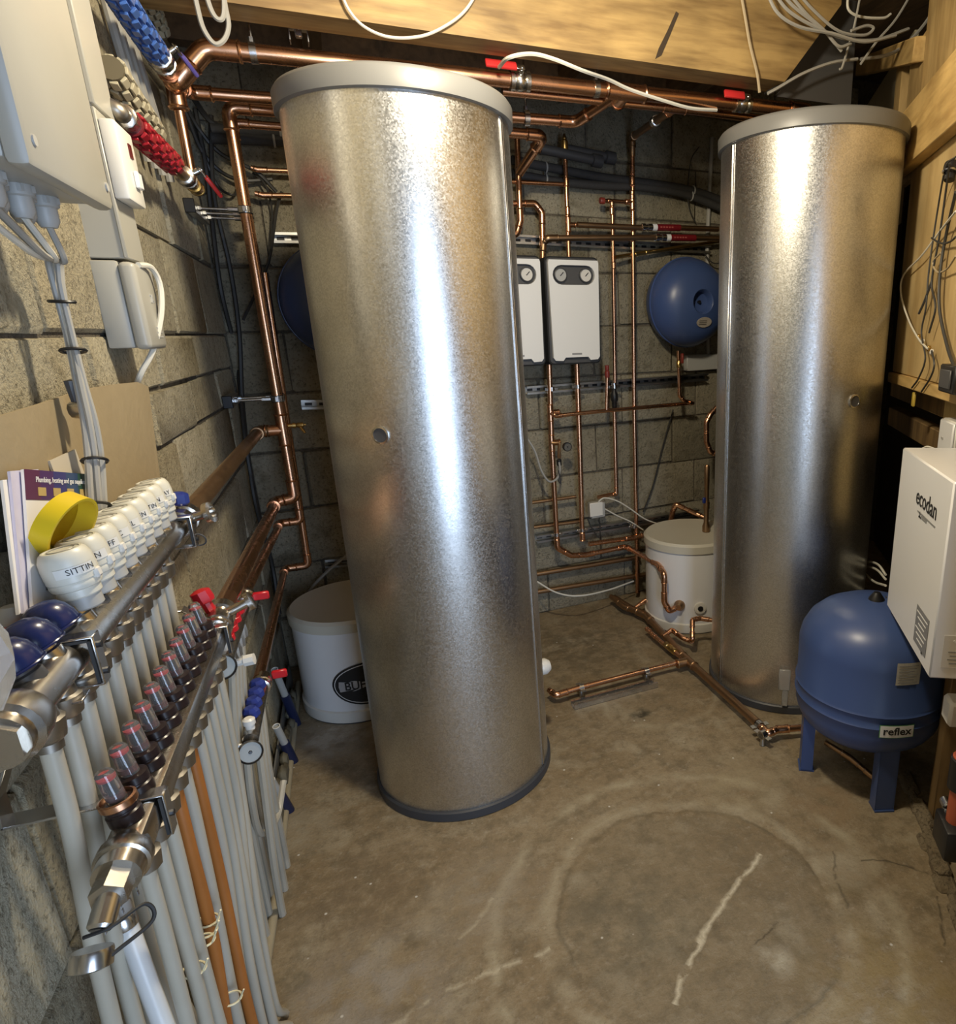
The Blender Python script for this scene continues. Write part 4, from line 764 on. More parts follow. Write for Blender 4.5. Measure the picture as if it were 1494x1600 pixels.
# ================================================================== FIRST MANIFOLD PAIR
UB, UBZ = -0.316, 1.155            # upper bar
TIL = V((-0.36, 0, 0.93)).normalized()
t = thing('return_manifold', (UB, 1.0, UBZ - 0.02), 'brushed steel manifold bar under the white valve heads', 'manifold')
MB().tube([(UB, 0.70, UBZ), (UB, 1.385, UBZ)], 0.0195, 24).build('bar', M_nickel, t)
MB().lathe([(0.019, 0.05), (0.028, 0.045), (0.031, 0.03), (0.031, 0.012), (0.026, 0.008), (0.026, -0.004), (0.0, -0.004)], (UB, 0.660, UBZ), (0, 1, 0), 20).build('end_cap', M_nickel, t)
MB().lathe([(0.024, -0.012), (0.024, 0.004), (0, 0.004)], (UB, 0.660, UBZ), (0, 1, 0), 6).build('cap_hex', M_nickel, t)
YS = [0.75 + 0.05 * k for k in range(12)]
for k, y in enumerate(YS):
    q = V((UB, y, UBZ)); MB().lathe([(0.017, 0.012), (0.017, 0.022), (0.0145, 0.024), (0.0145, 0.036)], q, TIL, 14).build('valve_insert', M_nickel if k % 2 else M_dgrey, t)
for k, y in enumerate(YS[:-1]):
    q = V((UB - 0.004, y, UBZ)); f = MB().lathe([(0.013, -0.014), (0.015, -0.028), (0.019, -0.030), (0.0165, -0.050), (0.0125, -0.054)][::-1], q, (0, 0, 1), 12).build('pipe_nut', M_nut, t)
for y in (0.828, 1.36):
    mb = MB(); mb.box((UB + 0.004, y, UBZ + 0.022), (0.052, 0.020, 0.003), bev=0.001); mb.box((UB + 0.0285, y, UBZ - 0.006), (0.003, 0.020, 0.058), bev=0.001); mb.box((UB + 0.004, y, UBZ - 0.034), (0.052, 0.020, 0.003), bev=0.001)
    cl = mb.build('bar_clamp', M_chrome, t); mb = MB(); mb.box((UB + 0.002, y, UBZ + 0.019), (0.046, 0.022, 0.003)); mb.box((UB + 0.0255, y, UBZ - 0.006), (0.003, 0.024, 0.050)); mb.build('rubber_pad', M_rubber, cl)
    for z in (UBZ + 0.010, UBZ - 0.022): MB().lathe([(0.004, 0), (0.004, 0.003), (0, 0.003)], (UB + 0.030, y, z), (1, 0, 0), 8).build('rivet', M_black, cl)
# air vent and fill fitting at the far end
MB().lathe([(0.021, 0), (0.026, 0.002), (0.026, 0.03), (0.021, 0.032), (0.021, 0.045), (0.027, 0.047), (0.027, 0.075), (0.018, 0.078)], (UB, 1.385, UBZ), (0, 1, 0), 12).build('union', M_nickel, t)
MB().lathe([(0.009, 0.0), (0.009, 0.045), (0.020, 0.047), (0.020, 0.056), (0.012, 0.058), (0.012, 0.050)], (UB, 1.42, UBZ), (0.94, -0.2, 0.25), 16).build('drain_outlet', M_nickel, t)
MB().lathe([(0.012, 0.0), (0.012, 0.045), (0.009, 0.05), (0.009, 0.07), (0, 0.071)], (UB - 0.01, 1.40, UBZ + 0.015), (-.25, 0, 1), 12).build('air_vent', M_black, t)
MB().lathe([(0.014, 0.0), (0.017, 0.004), (0.016, 0.020), (0.008, 0.024), (0, 0.024)], (UB - 0.002, 1.44, UBZ + 0.028), (0.1, 0, 1), 8).build('blue_knob', M_blue, t)
mb = MB(); mb.ring((UB + 0.03, 1.375, UBZ - 0.028), (0.2, 1, 0.2), 0.012, 0.0015, 16, 5); mb.build('wire_loop', M_dgrey, t)
# valve heads
TI2 = V((-0.13, 0, 0.99)).normalized()
LAB = ['SITTIN', 'EN', 'OFF', 'C', 'CL', 'HEN', 'SITTIN', 'EN', 'PLAY']
act = thing('valve_head', (0, 0, 0), '', 'valve head', 'white valve heads on the upper manifold')
pr = [(0.0195, 0.0), (0.0205, 0.002), (0.0205, 0.012), (0.0235, 0.014), (0.0245, 0.018), (0.0245, 0.022), (0.0238, 0.024), (0.0250, 0.026), (0.0252, 0.045), (0.0242, 0.058), (0.0215, 0.066), (0.0185, 0.0695), (0.0165, 0.0698), (0.0160, 0.0685), (0.0, 0.0690)]
MB().lathe([(r_ * 1.04, z_ * 0.82) for r_, z_ in pr], (0, 0, 0), TI2, 36).build('housing', mat('valve_white', (0.62, 0.61, 0.53), 0.38), act, org=(0, 0, 0), angle=30)
MB().ring(TI2 * 0.0570, TI2, 0.0130, 0.0007, 30, 5).build('top_ring', M_greyplas, act)
sd = V((0.93, -0.2, 0.36)).normalized(); MB().box(TI2 * 0.017 + sd * 0.0262, (0.008, 0.010, 0.012), ax=(sd, TI2.cross(sd).normalized(), TI2), bev=0.002).build('cable_entry', M_white, act)
MB().lathe([(0.0165, -0.016), (0.0185, -0.014), (0.0185, 0.0), (0.016, 0.001)], (0, 0, 0), TI2, 24).build('adapter_ring', M_lgrey, act)
heads = []
for k in range(9):
    y = YS[3 + k]; q = V((UB + 0.010, y + 0.008, UBZ)) + TIL * 0.020 + TI2 * 0.026
    h_ = act if k == 0 else copy_tree(act, q)
    h_.location = q; heads.append(h_)
for k, h_ in enumerate(heads):
    h_['label'] = ('white valve head marked SITTIN, nearest the blue caps' if k == 0 else 'white valve head furthest along, beside the blue knob' if k == 8 else '%s white valve head counted from the blue caps' % ORD[k])
    q = V(h_.location); fa = V((0.62, -0.78, 0)); fa = (fa - TI2 * fa.dot(TI2)).normalized(); fr = TI2.cross(fa).normalized() * -1
    fr = fa.cross(TI2); fr = -fr if fr.dot(CR) < 0 else fr
    rr_ = 0.0263; mb = MB(); vs = []
    for i in range(9):
        an = (-0.9 + 1.5 * i / 8); e = fa * cos(an) + fr * sin(an)
        for zz in (0.0345, 0.0455): vs.append(q + e * (rr_ + 0.0006) + TI2 * (zz - 0.006))
    mb.add(vs, [(2 * i, 2 * i + 2, 2 * i + 3, 2 * i + 1) for i in range(8)]); st = mb.build('paper_label', mat('label_tape', (0.70, 0.69, 0.64), 0.5), h_)
    # lettering wrapped on the label
    cu = bpy.data.curves.new('t', 'FONT'); cu.body = LAB[k]; cu.size = 0.0098; cu.align_x = 'CENTER'; cu.align_y = 'CENTER'; cu.resolution_u = 2; to = bpy.data.objects.new('t', cu); COL.objects.link(to); dg = bpy.context.evaluated_depsgraph_get(); me0 = bpy.data.meshes.new_from_object(to.evaluated_get(dg))
    vs = []
    for v in me0.vertices:
        an = v.co.x / rr_ + 0.05; e = fa * cos(an) + fr * sin(an); vs.append(q + e * (rr_ + 0.0011) + TI2 * (0.034 + v.co.y))
    fs = [tuple(p.vertices) for p in me0.polygons]; bpy.data.objects.remove(to); bpy.data.curves.remove(cu); bpy.data.meshes.remove(me0)
    MB().add(vs, fs).build('lettering', M_ink, st)
# blue caps on the three nearest ports
cap = thing('blue_valve_cap', (0, 0, 0), '', 'valve cap', 'navy caps on the upper manifold')
MB().lathe([(0.0230, 0.0), (0.0245, 0.004), (0.0242, 0.012), (0.0215, 0.022), (0.0165, 0.029), (0.009, 0.033), (0, 0.034)], (0, 0, 0), TIL, 28).build('dome', M_navy, cap, org=(0, 0, 0), angle=60)
MB().ring((0, 0, 0.002), TIL, 0.0243, 0.0012, 28, 6).build('rim', M_navy, cap)
for k in range(3):
    q = V((UB, YS[k], UBZ)) + TIL * 0.028; h_ = cap if k == 0 else copy_tree(cap, q); h_.location = q
    h_['label'] = ['domed navy valve cap nearest the manifold end cap', 'domed navy valve cap between two other navy caps', 'domed navy valve cap next to the first white valve head'][k]
t = thing('filling_valve', (-0.36, 0.79, 1.19), 'small filling valve with a red handle beside the navy caps', 'valve')
q = atX(40, 985, -.355); MB().box(q, (0.030, 0.046, 0.014), ax=(V((.5, .5, .2)).normalized(), V((-.5, .5, 0)).normalized(), V((-.15, -.15, .97)).normalized()), bev=0.003).build('handle', M_redlever, t); MB().lathe([(0.008, -0.02), (0.014, -0.01), (0.015, 0.006), (0.008, 0.016), (0, 0.017)], atX(22, 968, -.37), (0, 0, 1), 14).build('knob', M_lgrey, t)
mb = MB(); vs = []; rnd = random.Random(4); base = [(-40, 930), (4, 990), (22, 1020), (16, 1060), (5, 1110), (-40, 1120)]
P0 = [atX(x, y, -.30) for x, y in base]; ctr = sum(P0, V((0, 0, 0))) / 6
mb.add([p + V((0.004 * (i % 2), 0, 0)) for i, p in enumerate(P0)] + [ctr + V((0.014, -0.004, 0.004))] + [p + V((-0.012, 0.0, 0)) for p in P0] + [ctr + V((-0.02, 0, 0))], [(i, (i + 1) % 6, 6) for i in range(6)] + [(7 + (i + 1) % 6, 7 + i, 13) for i in range(6)] + [(i, 7 + i, 7 + (i + 1) % 6, (i + 1) % 6) for i in range(6)])
tag(mb.build('plastic_bag', M_polythene, angle=15), 'scrap of clear plastic bag over the manifold at the left edge', 'bag')
# lower bar with flow meters
LBX, LBZ = -0.281, 0.957
t = thing('flow_manifold', (LBX, 1.0, LBZ - 0.02), 'grey steel manifold bar under the row of flow meters', 'manifold')
MB().box((LBX, 1.035, LBZ), (0.036, 0.62, 0.036), bev=0.006, seg=2).build('bar', M_nickel, t)
FY = [0.775 + 0.05 * k for k in range(11)]
for k, y in enumerate(FY): MB().lathe([(0.011, -0.016), (0.013, -0.028), (0.0185, -0.030), (0.0165, -0.050), (0.0125, -0.052)][::-1], (LBX, y, LBZ), (0, 0, 1), 10).build('pipe_nut', M_nut, t)
for y in (0.808, 1.305):
    mb = MB(); mb.box((LBX, y, LBZ + 0.021), (0.050, 0.020, 0.003), bev=0.001); mb.box((LBX + 0.0245, y, LBZ - 0.006), (0.003, 0.020, 0.056), bev=0.001)
    cl = mb.build('bar_clamp', M_chrome, t); mb = MB(); mb.box((LBX + 0.0215, y, LBZ - 0.006), (0.003, 0.024, 0.05)); mb.build('rubber_pad', M_rubber, cl)
    MB().lathe([(0.004, 0), (0.004, 0.003), (0, 0.003)], (LBX + 0.026, y, LBZ - 0.01), (1, 0, 0), 8).build('rivet', M_black, cl)
# near end: tapered body and drain cock
MB().lathe([(0.020, 0.06), (0.023, 0.05), (0.026, 0.045), (0.026, 0.030), (0.023, 0.028), (0.022, 0.010), (0.0, 0.010)], (LBX, 0.692, LBZ), (0, 1, 0), 24).build('end_body', M_nickel, t)
MB().lathe([(0.017, -0.018), (0.017, 0.012), (0, 0.012)], (LBX, 0.692, LBZ), (0, 1, 0), 6).build('end_hex', M_nickel, t)
nz = V((-0.12, -0.72, -0.42)).normalized(); q = V((LBX, 0.682, LBZ)); MB().lathe([(0.0115, 0.0), (0.0115, 0.030), (0.009, 0.033), (0, 0.033)], q, nz, 20).build('drain_nozzle', M_chrome, t)
dc = MB().lathe([(0.0165, 0.0), (0.0175, 0.003), (0.0175, 0.016), (0.013, 0.018), (0, 0.018)], q + nz * 0.040 + V((-.006, 0, -.010)), V((-0.1, -0.5, -0.85)), 18).build('drain_cap', M_chrome, t)
MB().tube(smooth_path([q + nz * 0.034 + V((-.013, 0, -.002)), q + nz * 0.036 + V((0.011, 0, .004)), q + V((0.028, -0.01, -0.016)), q + V((0.032, -0.015, -0.034)), q + nz * 0.048 + V((0.010, 0, -0.014))], 8), 0.002, 6).build('cap_strap', M_rubber, dc)
# far end: isolating valve with red knob
MB().lathe([(0.019, 0), (0.024, 0.002), (0.024, 0.02), (0.027, 0.022), (0.027, 0.040), (0.022, 0.044), (0.022, 0.075), (0.027, 0.078), (0.027, 0.105), (0.019, 0.108)], (LBX, 1.32, LBZ + 0.004), (-0.03, 1, 0.02), 14).build('union', M_nickel, t)
MB().lathe([(0.010, 0.0), (0.010, 0.025), (0.017, 0.027), (0.019, 0.034), (0.018, 0.050), (0.008, 0.054), (0, 0.055)], (LBX - 0.012, 1.39, LBZ + 0.015), (-0.3, 0.1, 0.95), 8).build('red_knob', M_red, t)
MB().lathe([(0.009, 0.0), (0.009, 0.040), (0.019, 0.042), (0.019, 0.050), (0.012, 0.052)], (LBX + 0.01, 1.39, LBZ + 0.012), (0.9, 0.1, 0.35), 14).build('drain_outlet', M_nickel, t)
# flow meters
fm = thing('flow_meter', (0, 0, 0), '', 'flow meter', 'flow meters on the grey manifold')
FT = V((-0.14, 0, 0.99)).normalized()
MB().lathe([(r_ * 0.92, z_ * 0.84) for r_, z_ in [(0.0165, 0.0), (0.0185, 0.002), (0.0185, 0.016), (0.0165, 0.018), (0.0165, 0.020), (0.0178, 0.022), (0.0178, 0.032), (0.0130, 0.034), (0, 0.034)]], (0, 0, 0), FT, 22).build('base_nut', mat('meter_black', (0.02, 0.012, 0.012), 0.3), fm, org=(0, 0, 0), angle=30)
MB().lathe([(r_ * 0.92, z_ * 0.84) for r_, z_ in [(0.0105, 0.034), (0.0100, 0.076), (0.0075, 0.080), (0, 0.081)]], (0, 0, 0), FT, 16).build('sight_tube', M_clear, fm, angle=40)
MB().lathe([(r_ * 0.92, z_ * 0.84) for r_, z_ in [(0.0035, 0.035), (0.0035, 0.066), (0, 0.067)]], (0, 0, 0), FT, 10).build('float_rod', M_black, fm)
MB().lathe([(r_ * 0.92, z_ * 0.84) for r_, z_ in [(0.0068, 0.066), (0.0068, 0.069), (0, 0.070)]], (0, 0, 0), FT, 14).build('red_float', M_red, fm)
MB().lathe([(r_ * 0.92, z_ * 0.84) for r_, z_ in [(0.0075, 0.036), (0.0075, 0.044), (0, 0.045)]], (0, 0, 0), FT, 14).build('red_seal', mat('dark_red', (0.10, 0.01, 0.01), 0.3), fm)
mm = []
for k, y in enumerate(FY):
    q = V((LBX - 0.004, y, LBZ + 0.016)); h_ = fm if k == 0 else copy_tree(fm, q); h_.location = q; mm.append(h_)
    h_['label'] = 'flow meter with a copper coloured collar, nearest the drain cock' if k == 0 else 'last clear flow meter of the row, beside the red knob' if k == 10 else '%s clear flow meter counted from the drain cock' % ORD[k]
MB().lathe([(0.0170, 0.022), (0.0186, 0.024), (0.0186, 0.031), (0.0160, 0.032), (0.0155, 0.025)], V(mm[0].location), FT, 24).build('collar', M_copper, mm[0])
# zig-zag steel brackets
def strip(pts, wdir, w_, th, name, label):
    mb = MB(); wd = V(wdir).normalized()
    for a, b in zip(pts, pts[1:]):
        a, b = V(a), V(b); d = (b - a); ln = d.length; d.normalize(); mb.box((a + b) / 2, (ln + th * 0.8, w_, th), ax=(d, wd, d.cross(wd)), bev=0.0006)
    o = mb.build(name, M_chrome); tag(o, label, 'bracket', 'manifold brackets'); return o
strip([(-0.30, 0.800, UBZ - 0.036), (-0.352, 0.800, UBZ - 0.036), (-0.396, 0.800, 1.02), (-0.396, 0.800, 0.990), (-0.305, 0.800, 0.988), (-0.297, 0.800, LBZ + 0.026)], XY, 0.026, 0.003, 'manifold_bracket', 'zig-zag steel bracket at the near end of the first manifold pair')
strip([(-0.33, 1.34, UBZ - 0.036), (-0.396, 1.34, UBZ - 0.07), (-0.396, 1.31, 1.02), (-0.32, 1.31, 1.02), (-0.28, 1.31, LBZ + 0.025)], XY, 0.026, 0.003, 'manifold_bracket', 'zig-zag steel bracket at the far end of the first manifold pair')
# ---- white pipes dropping from both bars
rnd = random.Random(11)
for k, y in enumerate(YS[:11]):
    z0 = UBZ - 0.048; y2 = y + 0.05 + 0.012 * k
    pts = [(UB - 0.004, y, z0), (UB - 0.010, y + 0.004, z0 - 0.12), (-0.345, y + 0.015, 0.80), (-0.362 + 0.004 * (k % 2), y + 0.03, 0.55), (-0.368, y2, 0.30), (-0.365, y2 + 0.02, 0.02)]
    pp = smooth_path(pts, 8); r0 = MB().tube(pp, 0.0095, 10).build('white_pipe', M_pex); tag(r0, '%s white pipe under the upper manifold, counted from the end cap' % ORD[k], 'pipe', 'white pipes under the upper manifold')
    if k < 8: MB().tube(pp[:2] , 0.0125, 10).build('crimp_sleeve', M_nut, r0)
    if k < 9:
        mk = MB()
        for j in range(9):
            z = 0.93 - j * 0.010 - (0.02 * (k % 3)); u = (1.035 - z); c_ = V((-0.336 + 0.0096, y + 0.011, z)); mk.box(c_ + V((0.0, -0.003, 0)), (0.001, 0.004, 0.006), bev=0)
        mk.build('printed_mark', mat('grey_print', (0.25, 0.25, 0.25), 0.4), r0)
ST = {3: 1, 5: 1}
for k, y in enumerate(FY):
    z0 = LBZ - 0.046; ye = 0.93 + 0.034 * k
    pts = [(LBX, y, z0), (LBX - 0.002, y + 0.004, z0 - 0.1), (-0.292, y + 0.02 + 0.01 * (k % 2), 0.62), (-0.310 + 0.006 * (k % 3), y * 0.6 + ye * 0.4, 0.36), (-0.318 + 0.007 * (k % 3), ye, 0.12), (-0.31 + 0.01 * (k % 2), ye + 0.06, 0.012)]
    mt = M_orangepipe if k in ST else M_pex
    o = MB().tube(smooth_path(pts, 8), 0.0088, 10).build('white_pipe' if k not in ST else 'stained_pipe', mt)
    tag(o, ('%s pipe under the flow meters, counted from the drain cock, %s' % (ORD[k], 'stained rusty orange' if k in ST else 'white plastic')), 'pipe', 'pipes under the flow meters')
q = atX(192, 1432, -.335)
o = MB().tube(smooth_path([atX(188, 1415, -.345), atX(200, 1450, -.335), atX(225, 1520, -.325), atX(255, 1600, -.315), atX(290, 1690, -.30)], 8), 0.0115, 12).build('drain_hose', mat('cool_white_hose', (0.62, 0.62, 0.60), 0.35)); tag(o, 'thick white hose below the drain cock at the lower left', 'hose')
d = (atX(200, 1450, -.335) - atX(190, 1425, -.338)).normalized(); MB().lathe([(0.0135, -0.008), (0.0145, -0.006), (0.0145, 0.006), (0.0135, 0.008)], atX(193, 1440, -.338), d, 16).build('hose_collar', M_chrome, o)
for i, (x, y) in enumerate([(387 - 62, 1438), (318, 1470), (322, 1455), (303, 1515), (362, 1560)]):
    p = atX(x, y, -.292); r0 = MB().ring(p, (0.1, 0.1, 1), 0.014, 0.0018, 16, 5).build('cable_tie', mat('cream_tie', (0.70, 0.64, 0.42), 0.4)); tag(r0, 'cream cable tie around the pipes under the flow meters, %s' % ('topmost', 'third from the top', 'second from the top', 'fourth from the top', 'lowest and furthest right')[i], 'cable tie', 'cream cable ties on the pipes')
    MB().tube([p + V((0.012, -0.006, 0)), p + V((0.022, -0.012, 0.022))], 0.0014, 5).build('tie_tail', mat('cream_tie', (0.70, 0.64, 0.42), 0.4), r0)
# ================================================================== VERTICAL COPPER AT THE LEFT REAR AND ITS BRANCHES
P1 = V((-0.237, 2.80, 0)); P2 = V((-0.238, 2.90, 0)); P3 = V((-0.246, 3.00, 0))
zt = 2.218; z_t1 = atY(437, 672, 2.80).z; zA = atY(455, 778, 2.80).z
R28 = 0.0190
XW = -0.318
r0 = copper([(0.79, 2.98, 2.12), (0.85, 2.80, zt), (P1.x, 2.80, zt), (P1.x, 2.80, zA), (XW + 0.01, 2.80, zA - 0.01), (XW + 0.012, 2.66, zA - 0.012), (LBX - 0.004, 1.43, LBZ + 0.006)], R28, 'front copper riser at the left rear, crossing high behind the front cylinder', tees=[((P1.x, 2.80, z_t1), UZ, (-1, 0, 0))])
copper([(P1.x - 0.02, 2.80, z_t1), (XW, 2.80, z_t1), (UB, 1.46, UBZ)], R28, 'brown aged copper pipe sloping along the wall to the upper manifold', mt=M_copper_dull)
zB = atY(460, 815, 2.90).z; zC = atY(470, 885, 3.00).z
copper([(0.60, 2.90, zt - 0.022), (P2.x, 2.90, zt - 0.022), (P2.x, 2.90, zB), (XW, 2.90, zB), (XW, 2.80, zB - 0.002), (-0.302, 1.76, 0.868)], 0.0140, 'second copper riser behind the front one, feeding the red capped manifold')
copper([(P3.x + 0.02, 3.00, zt - 0.5), (P3.x, 3.00, zC), (XW - 0.02, 3.00, zC), (XW - 0.02, 2.85, zC - 0.002), (-0.302, 1.76, 0.640)], 0.0140, 'third copper riser nearest the back wall, feeding the blue capped manifold')
t = thing('drain_cock', P1 + V((0.02, 0, z_t1)), 'small brass drain cock on the front copper riser', 'valve')
q = atY(455, 665, 2.80); MB().lathe([(0.008, 0), (0.008, 0.02), (0.011, 0.021), (0.011, 0.032), (0.007, 0.033), (0.010, 0.038), (0.010, 0.058), (0.005, 0.06), (0.005, 0.068)], (P1.x + 0.014, 2.80, q.z), (1, 0, 0), 12).build('body', M_brass, t); MB().cyl((P1.x + 0.058, 2.80, q.z - 0.004), (P1.x + 0.075, 2.79, q.z - 0.030), 0.005, n=10).build('spout', M_brass, t)
# strut brackets from the left wall with rods and clips
def strut_bracket(y0, n, z, label, dz=0):
    t = thing('pipe_bracket', (XL, y0, z), label, 'bracket', 'strut brackets on the left wall'); y1 = y0 + 0.1 * (n - 1)
    bx(MB(), XL + 0.002, XL + 0.030, y0 - 0.05, y1 + 0.03, z - 0.02, z + 0.02, 0.002).build('strut_rail', M_steel, t); bx(MB(), XL + 0.0, XL + 0.032, y0 - 0.056, y0 - 0.050, z - 0.022, z + 0.022, 0.002).build('end_cap', M_black, t)
    for k in range(n):
        y = y0 + 0.1 * k; xe = (P1.x, P2.x, P3.x)[k] ; r_ = (R28, 0.0140, 0.0140)[k]
        MB().cyl((XL + 0.03, y, z), (xe - r_ - 0.004, y, z), 0.0048, n=10).build('threaded_rod', M_chrome, t)
        MB().lathe([(0.010, 0), (0.010, 0.010)], (XL + 0.032, y, z), (1, 0, 0), 6).build('nut', M_chrome, t); MB().lathe([(0.008, -0.03), (0.008, 0)], (xe - r_ - 0.004, y, z), (1, 0, 0), 6).build('rod_nut', M_chrome, t)
        mb = MB().lathe([(r_ + 0.002, -0.010), (r_ + 0.005, -0.010), (r_ + 0.005, 0.010), (r_ + 0.002, 0.010), (r_ + 0.002, -0.010)], (xe, y, z), (0, 0, 1), 20); mb.box((xe, y - r_ - 0.008, z), (0.012, 0.010, 0.018), bev=0.001); cp = mb.build('pipe_clip', M_chrome, t)
        MB().lathe([(r_ + 0.0005, -0.012), (r_ + 0.0022, -0.012), (r_ + 0.0022, 0.012), (r_ + 0.0005, 0.012), (r_ + 0.0005, -0.012)], (xe, y, z), (0, 0, 1), 20).build('rubber_lining', M_rubber, cp)
strut_bracket(2.80, 3, 1.905, 'upper strut bracket with three rods holding the copper risers')
strut_bracket(2.80, 2, 1.262, 'lower strut bracket with two rods holding the copper risers')
# ================================================================== SECOND MANIFOLD PAIR
def gauge(mb_parent, c, ax, r, name='thermometer'):
    g = MB().lathe([(r * 0.8, -0.012), (r, -0.010), (r * 1.08, 0.0), (r * 1.08, 0.010), (r * 0.94, 0.013), (r * 0.93, 0.008)], c, ax, 28).build(name, M_black, mb_parent)
    MB().lathe([(r * 0.92, 0.006), (r * 0.92, 0.0085), (0, 0.0085)], c, ax, 28).build('dial', mat('steel_dial', (0.17, 0.16, 0.135), 0.4, 0.5), g); MB().lathe([(0.004, 0.0085), (0.003, 0.012), (0, 0.012)], c, ax, 10).build('dial_pin', M_black, g)
    return g
RX, RZ2 = -0.294, 0.865
t = thing('red_manifold', (RX, 1.55, RZ2), 'nickel manifold with red flow meters and a black thermometer', 'manifold')
MB().tube([(RX, 1.40, RZ2), (RX, 1.70, RZ2 + 0.004)], 0.0165, 16).build('bar', M_nickel, t)
gauge(t, (RX - 0.002, 1.385, RZ2 - 0.004), (0.28, -0.9, 0.33), 0.0235)
MB().lathe([(0.008, 0), (0.008, 0.012), (0.011, 0.013), (0.011, 0.026), (0.006, 0.030), (0, 0.030)], (RX, 1.42, RZ2 + 0.014), (0, 0, 1), 12).build('air_vent', M_white, t); MB().lathe([(0.008, 0), (0.008, 0.020), (0.012, 0.022), (0.012, 0.04), (0, 0.041)], (RX + 0.014, 1.40, RZ2 - 0.008), (0.95, -.1, 0.1), 8).build('drain_knob', M_white, t)
for k in range(4):
    q = V((RX, 1.465 + 0.05 * k, RZ2 + 0.015)); b = MB().lathe([(0.0145, 0.0), (0.0165, 0.002), (0.0165, 0.012), (0.0145, 0.014), (0.0160, 0.016), (0.0160, 0.026), (0.011, 0.028), (0, 0.028)], q, (-.1, 0, 1), 18).build('flow_meter', M_red, t)
    MB().lathe([(0.0092, 0.028), (0.0088, 0.058), (0.006, 0.061), (0, 0.062)], q, (-.1, 0, 1), 14).build('sight_tube', M_clear, b)
MB().lathe([(0.017, 0), (0.022, 0.002), (0.022, 0.016), (0.024, 0.018), (0.024, 0.03), (0.018, 0.033), (0.018, 0.06), (0.021, 0.062), (0.021, 0.075), (0.014, 0.078)], (RX, 1.69, RZ2 + 0.004), (0, 1, 0.03), 12).build('isolating_valve', M_nickel, t)
MB().box((RX + 0.038, 1.725, RZ2 + 0.012), (0.036, 0.012, 0.020), bev=0.003).build('red_handle', M_red, t)
for k in range(4): MB().lathe([(0.012, 0), (0.014, -0.012), (0.014, -0.03), (0.009, -0.032)][::-1], (RX, 1.465 + 0.05 * k, RZ2 - 0.012), (0, 0, 1), 8).build('pipe_nut', M_nickel, t)
BZ2 = 0.632
t = thing('blue_manifold', (RX, 1.6, BZ2), 'nickel manifold with four faceted blue caps and a black thermometer', 'manifold')
MB().tube([(RX, 1.48, BZ2), (RX, 1.73, BZ2 + 0.003)], 0.0165, 16).build('bar', M_nickel, t)
gauge(t, (RX - 0.002, 1.462, BZ2 - 0.018), (0.28, -0.88, 0.38), 0.0235)
MB().lathe([(0.010, 0), (0.010, 0.012), (0.013, 0.013), (0.013, 0.024), (0.008, 0.028), (0, 0.028)], (RX, 1.505, BZ2 + 0.014), (0, 0, 1), 12).build('air_vent', M_white, t)
for k in range(4): MB().lathe([(0.015, 0.0), (0.0185, 0.004), (0.0185, 0.016), (0.012, 0.025), (0, 0.027)], (RX, 1.55 + 0.045 * k, BZ2 + 0.018), (-.08, 0, 1), 8).build('blue_cap', M_blue, t, angle=10)
MB().lathe([(0.017, 0), (0.022, 0.002), (0.022, 0.016), (0.024, 0.018), (0.024, 0.03), (0.018, 0.033), (0.018, 0.06), (0.014, 0.062)], (RX, 1.715, BZ2 + 0.003), (0, 1, 0.03), 12).build('isolating_valve', M_nickel, t)
MB().box((RX + 0.040, 1.76, BZ2 + 0.012), (0.036, 0.012, 0.022), bev=0.003).build('red_handle', M_red, t); mb = MB().cyl((RX - .03, 1.47, BZ2 + 0.0), (RX - 0.012, 1.468, BZ2 - .004), 0.006, n=8); mb.cyl((RX - 0.034, 1.45, BZ2 + .004), (RX - 0.034, 1.49, BZ2 + .004), 0.003, n=6); mb.build('wing_valve', M_chrome, t)
strip([(XL + 0.004, 1.44, 0.72), (XL + 0.004, 1.44, 0.735), (-0.325, 1.44, 0.735), (-0.325, 1.44, 0.58), (-0.335, 1.44, 0.50)], XY, 0.030, 0.003, 'manifold_bracket', 'stepped steel bracket below the thermometer of the red manifold')
for k in range(4):
    y = 1.465 + 0.05 * k; o = MB().tube(smooth_path([(RX, y, RZ2 - 0.03), (-0.318, y + 0.01, 0.66), (-0.345, y + 0.05, 0.40), (-0.360, y + 0.08 + .02 * k, 0.16), (-0.366, y + 0.10 + .02 * k, 0.002)], 8), 0.0085, 8).build('white_pipe', M_pex); tag(o, '%s white pipe under the red manifold, counted from its thermometer' % ORD[k], 'pipe', 'white pipes under the red manifold')
for k in range(3):
    y = 1.57 + 0.05 * k; o = MB().tube(smooth_path([(RX, y, BZ2 - 0.012), (-0.308, y + 0.01, 0.42), (-0.325, y + 0.03 + .03 * k, 0.20), (-0.335, y + 0.06 + .04 * k, 0.06), (-0.338, y + 0.07 + .04 * k, 0.002)], 8), 0.0095, 8).build('white_pipe', M_pex); tag(o, '%s white pipe under the blue manifold, counted from its thermometer' % ORD[k], 'pipe', 'white pipes under the blue manifold')
o = MB().tube(smooth_path([(-0.31, 1.50, BZ2 - 0.03), (-0.325, 1.52, 0.45), (-0.338, 1.60, 0.30), (-0.320, 1.72, 0.245), (-0.300, 1.80, 0.30)], 8), 0.0085, 8).build('white_pipe', M_pex); tag(o, 'white pipe making a low U bend under the blue manifold thermometer', 'pipe')
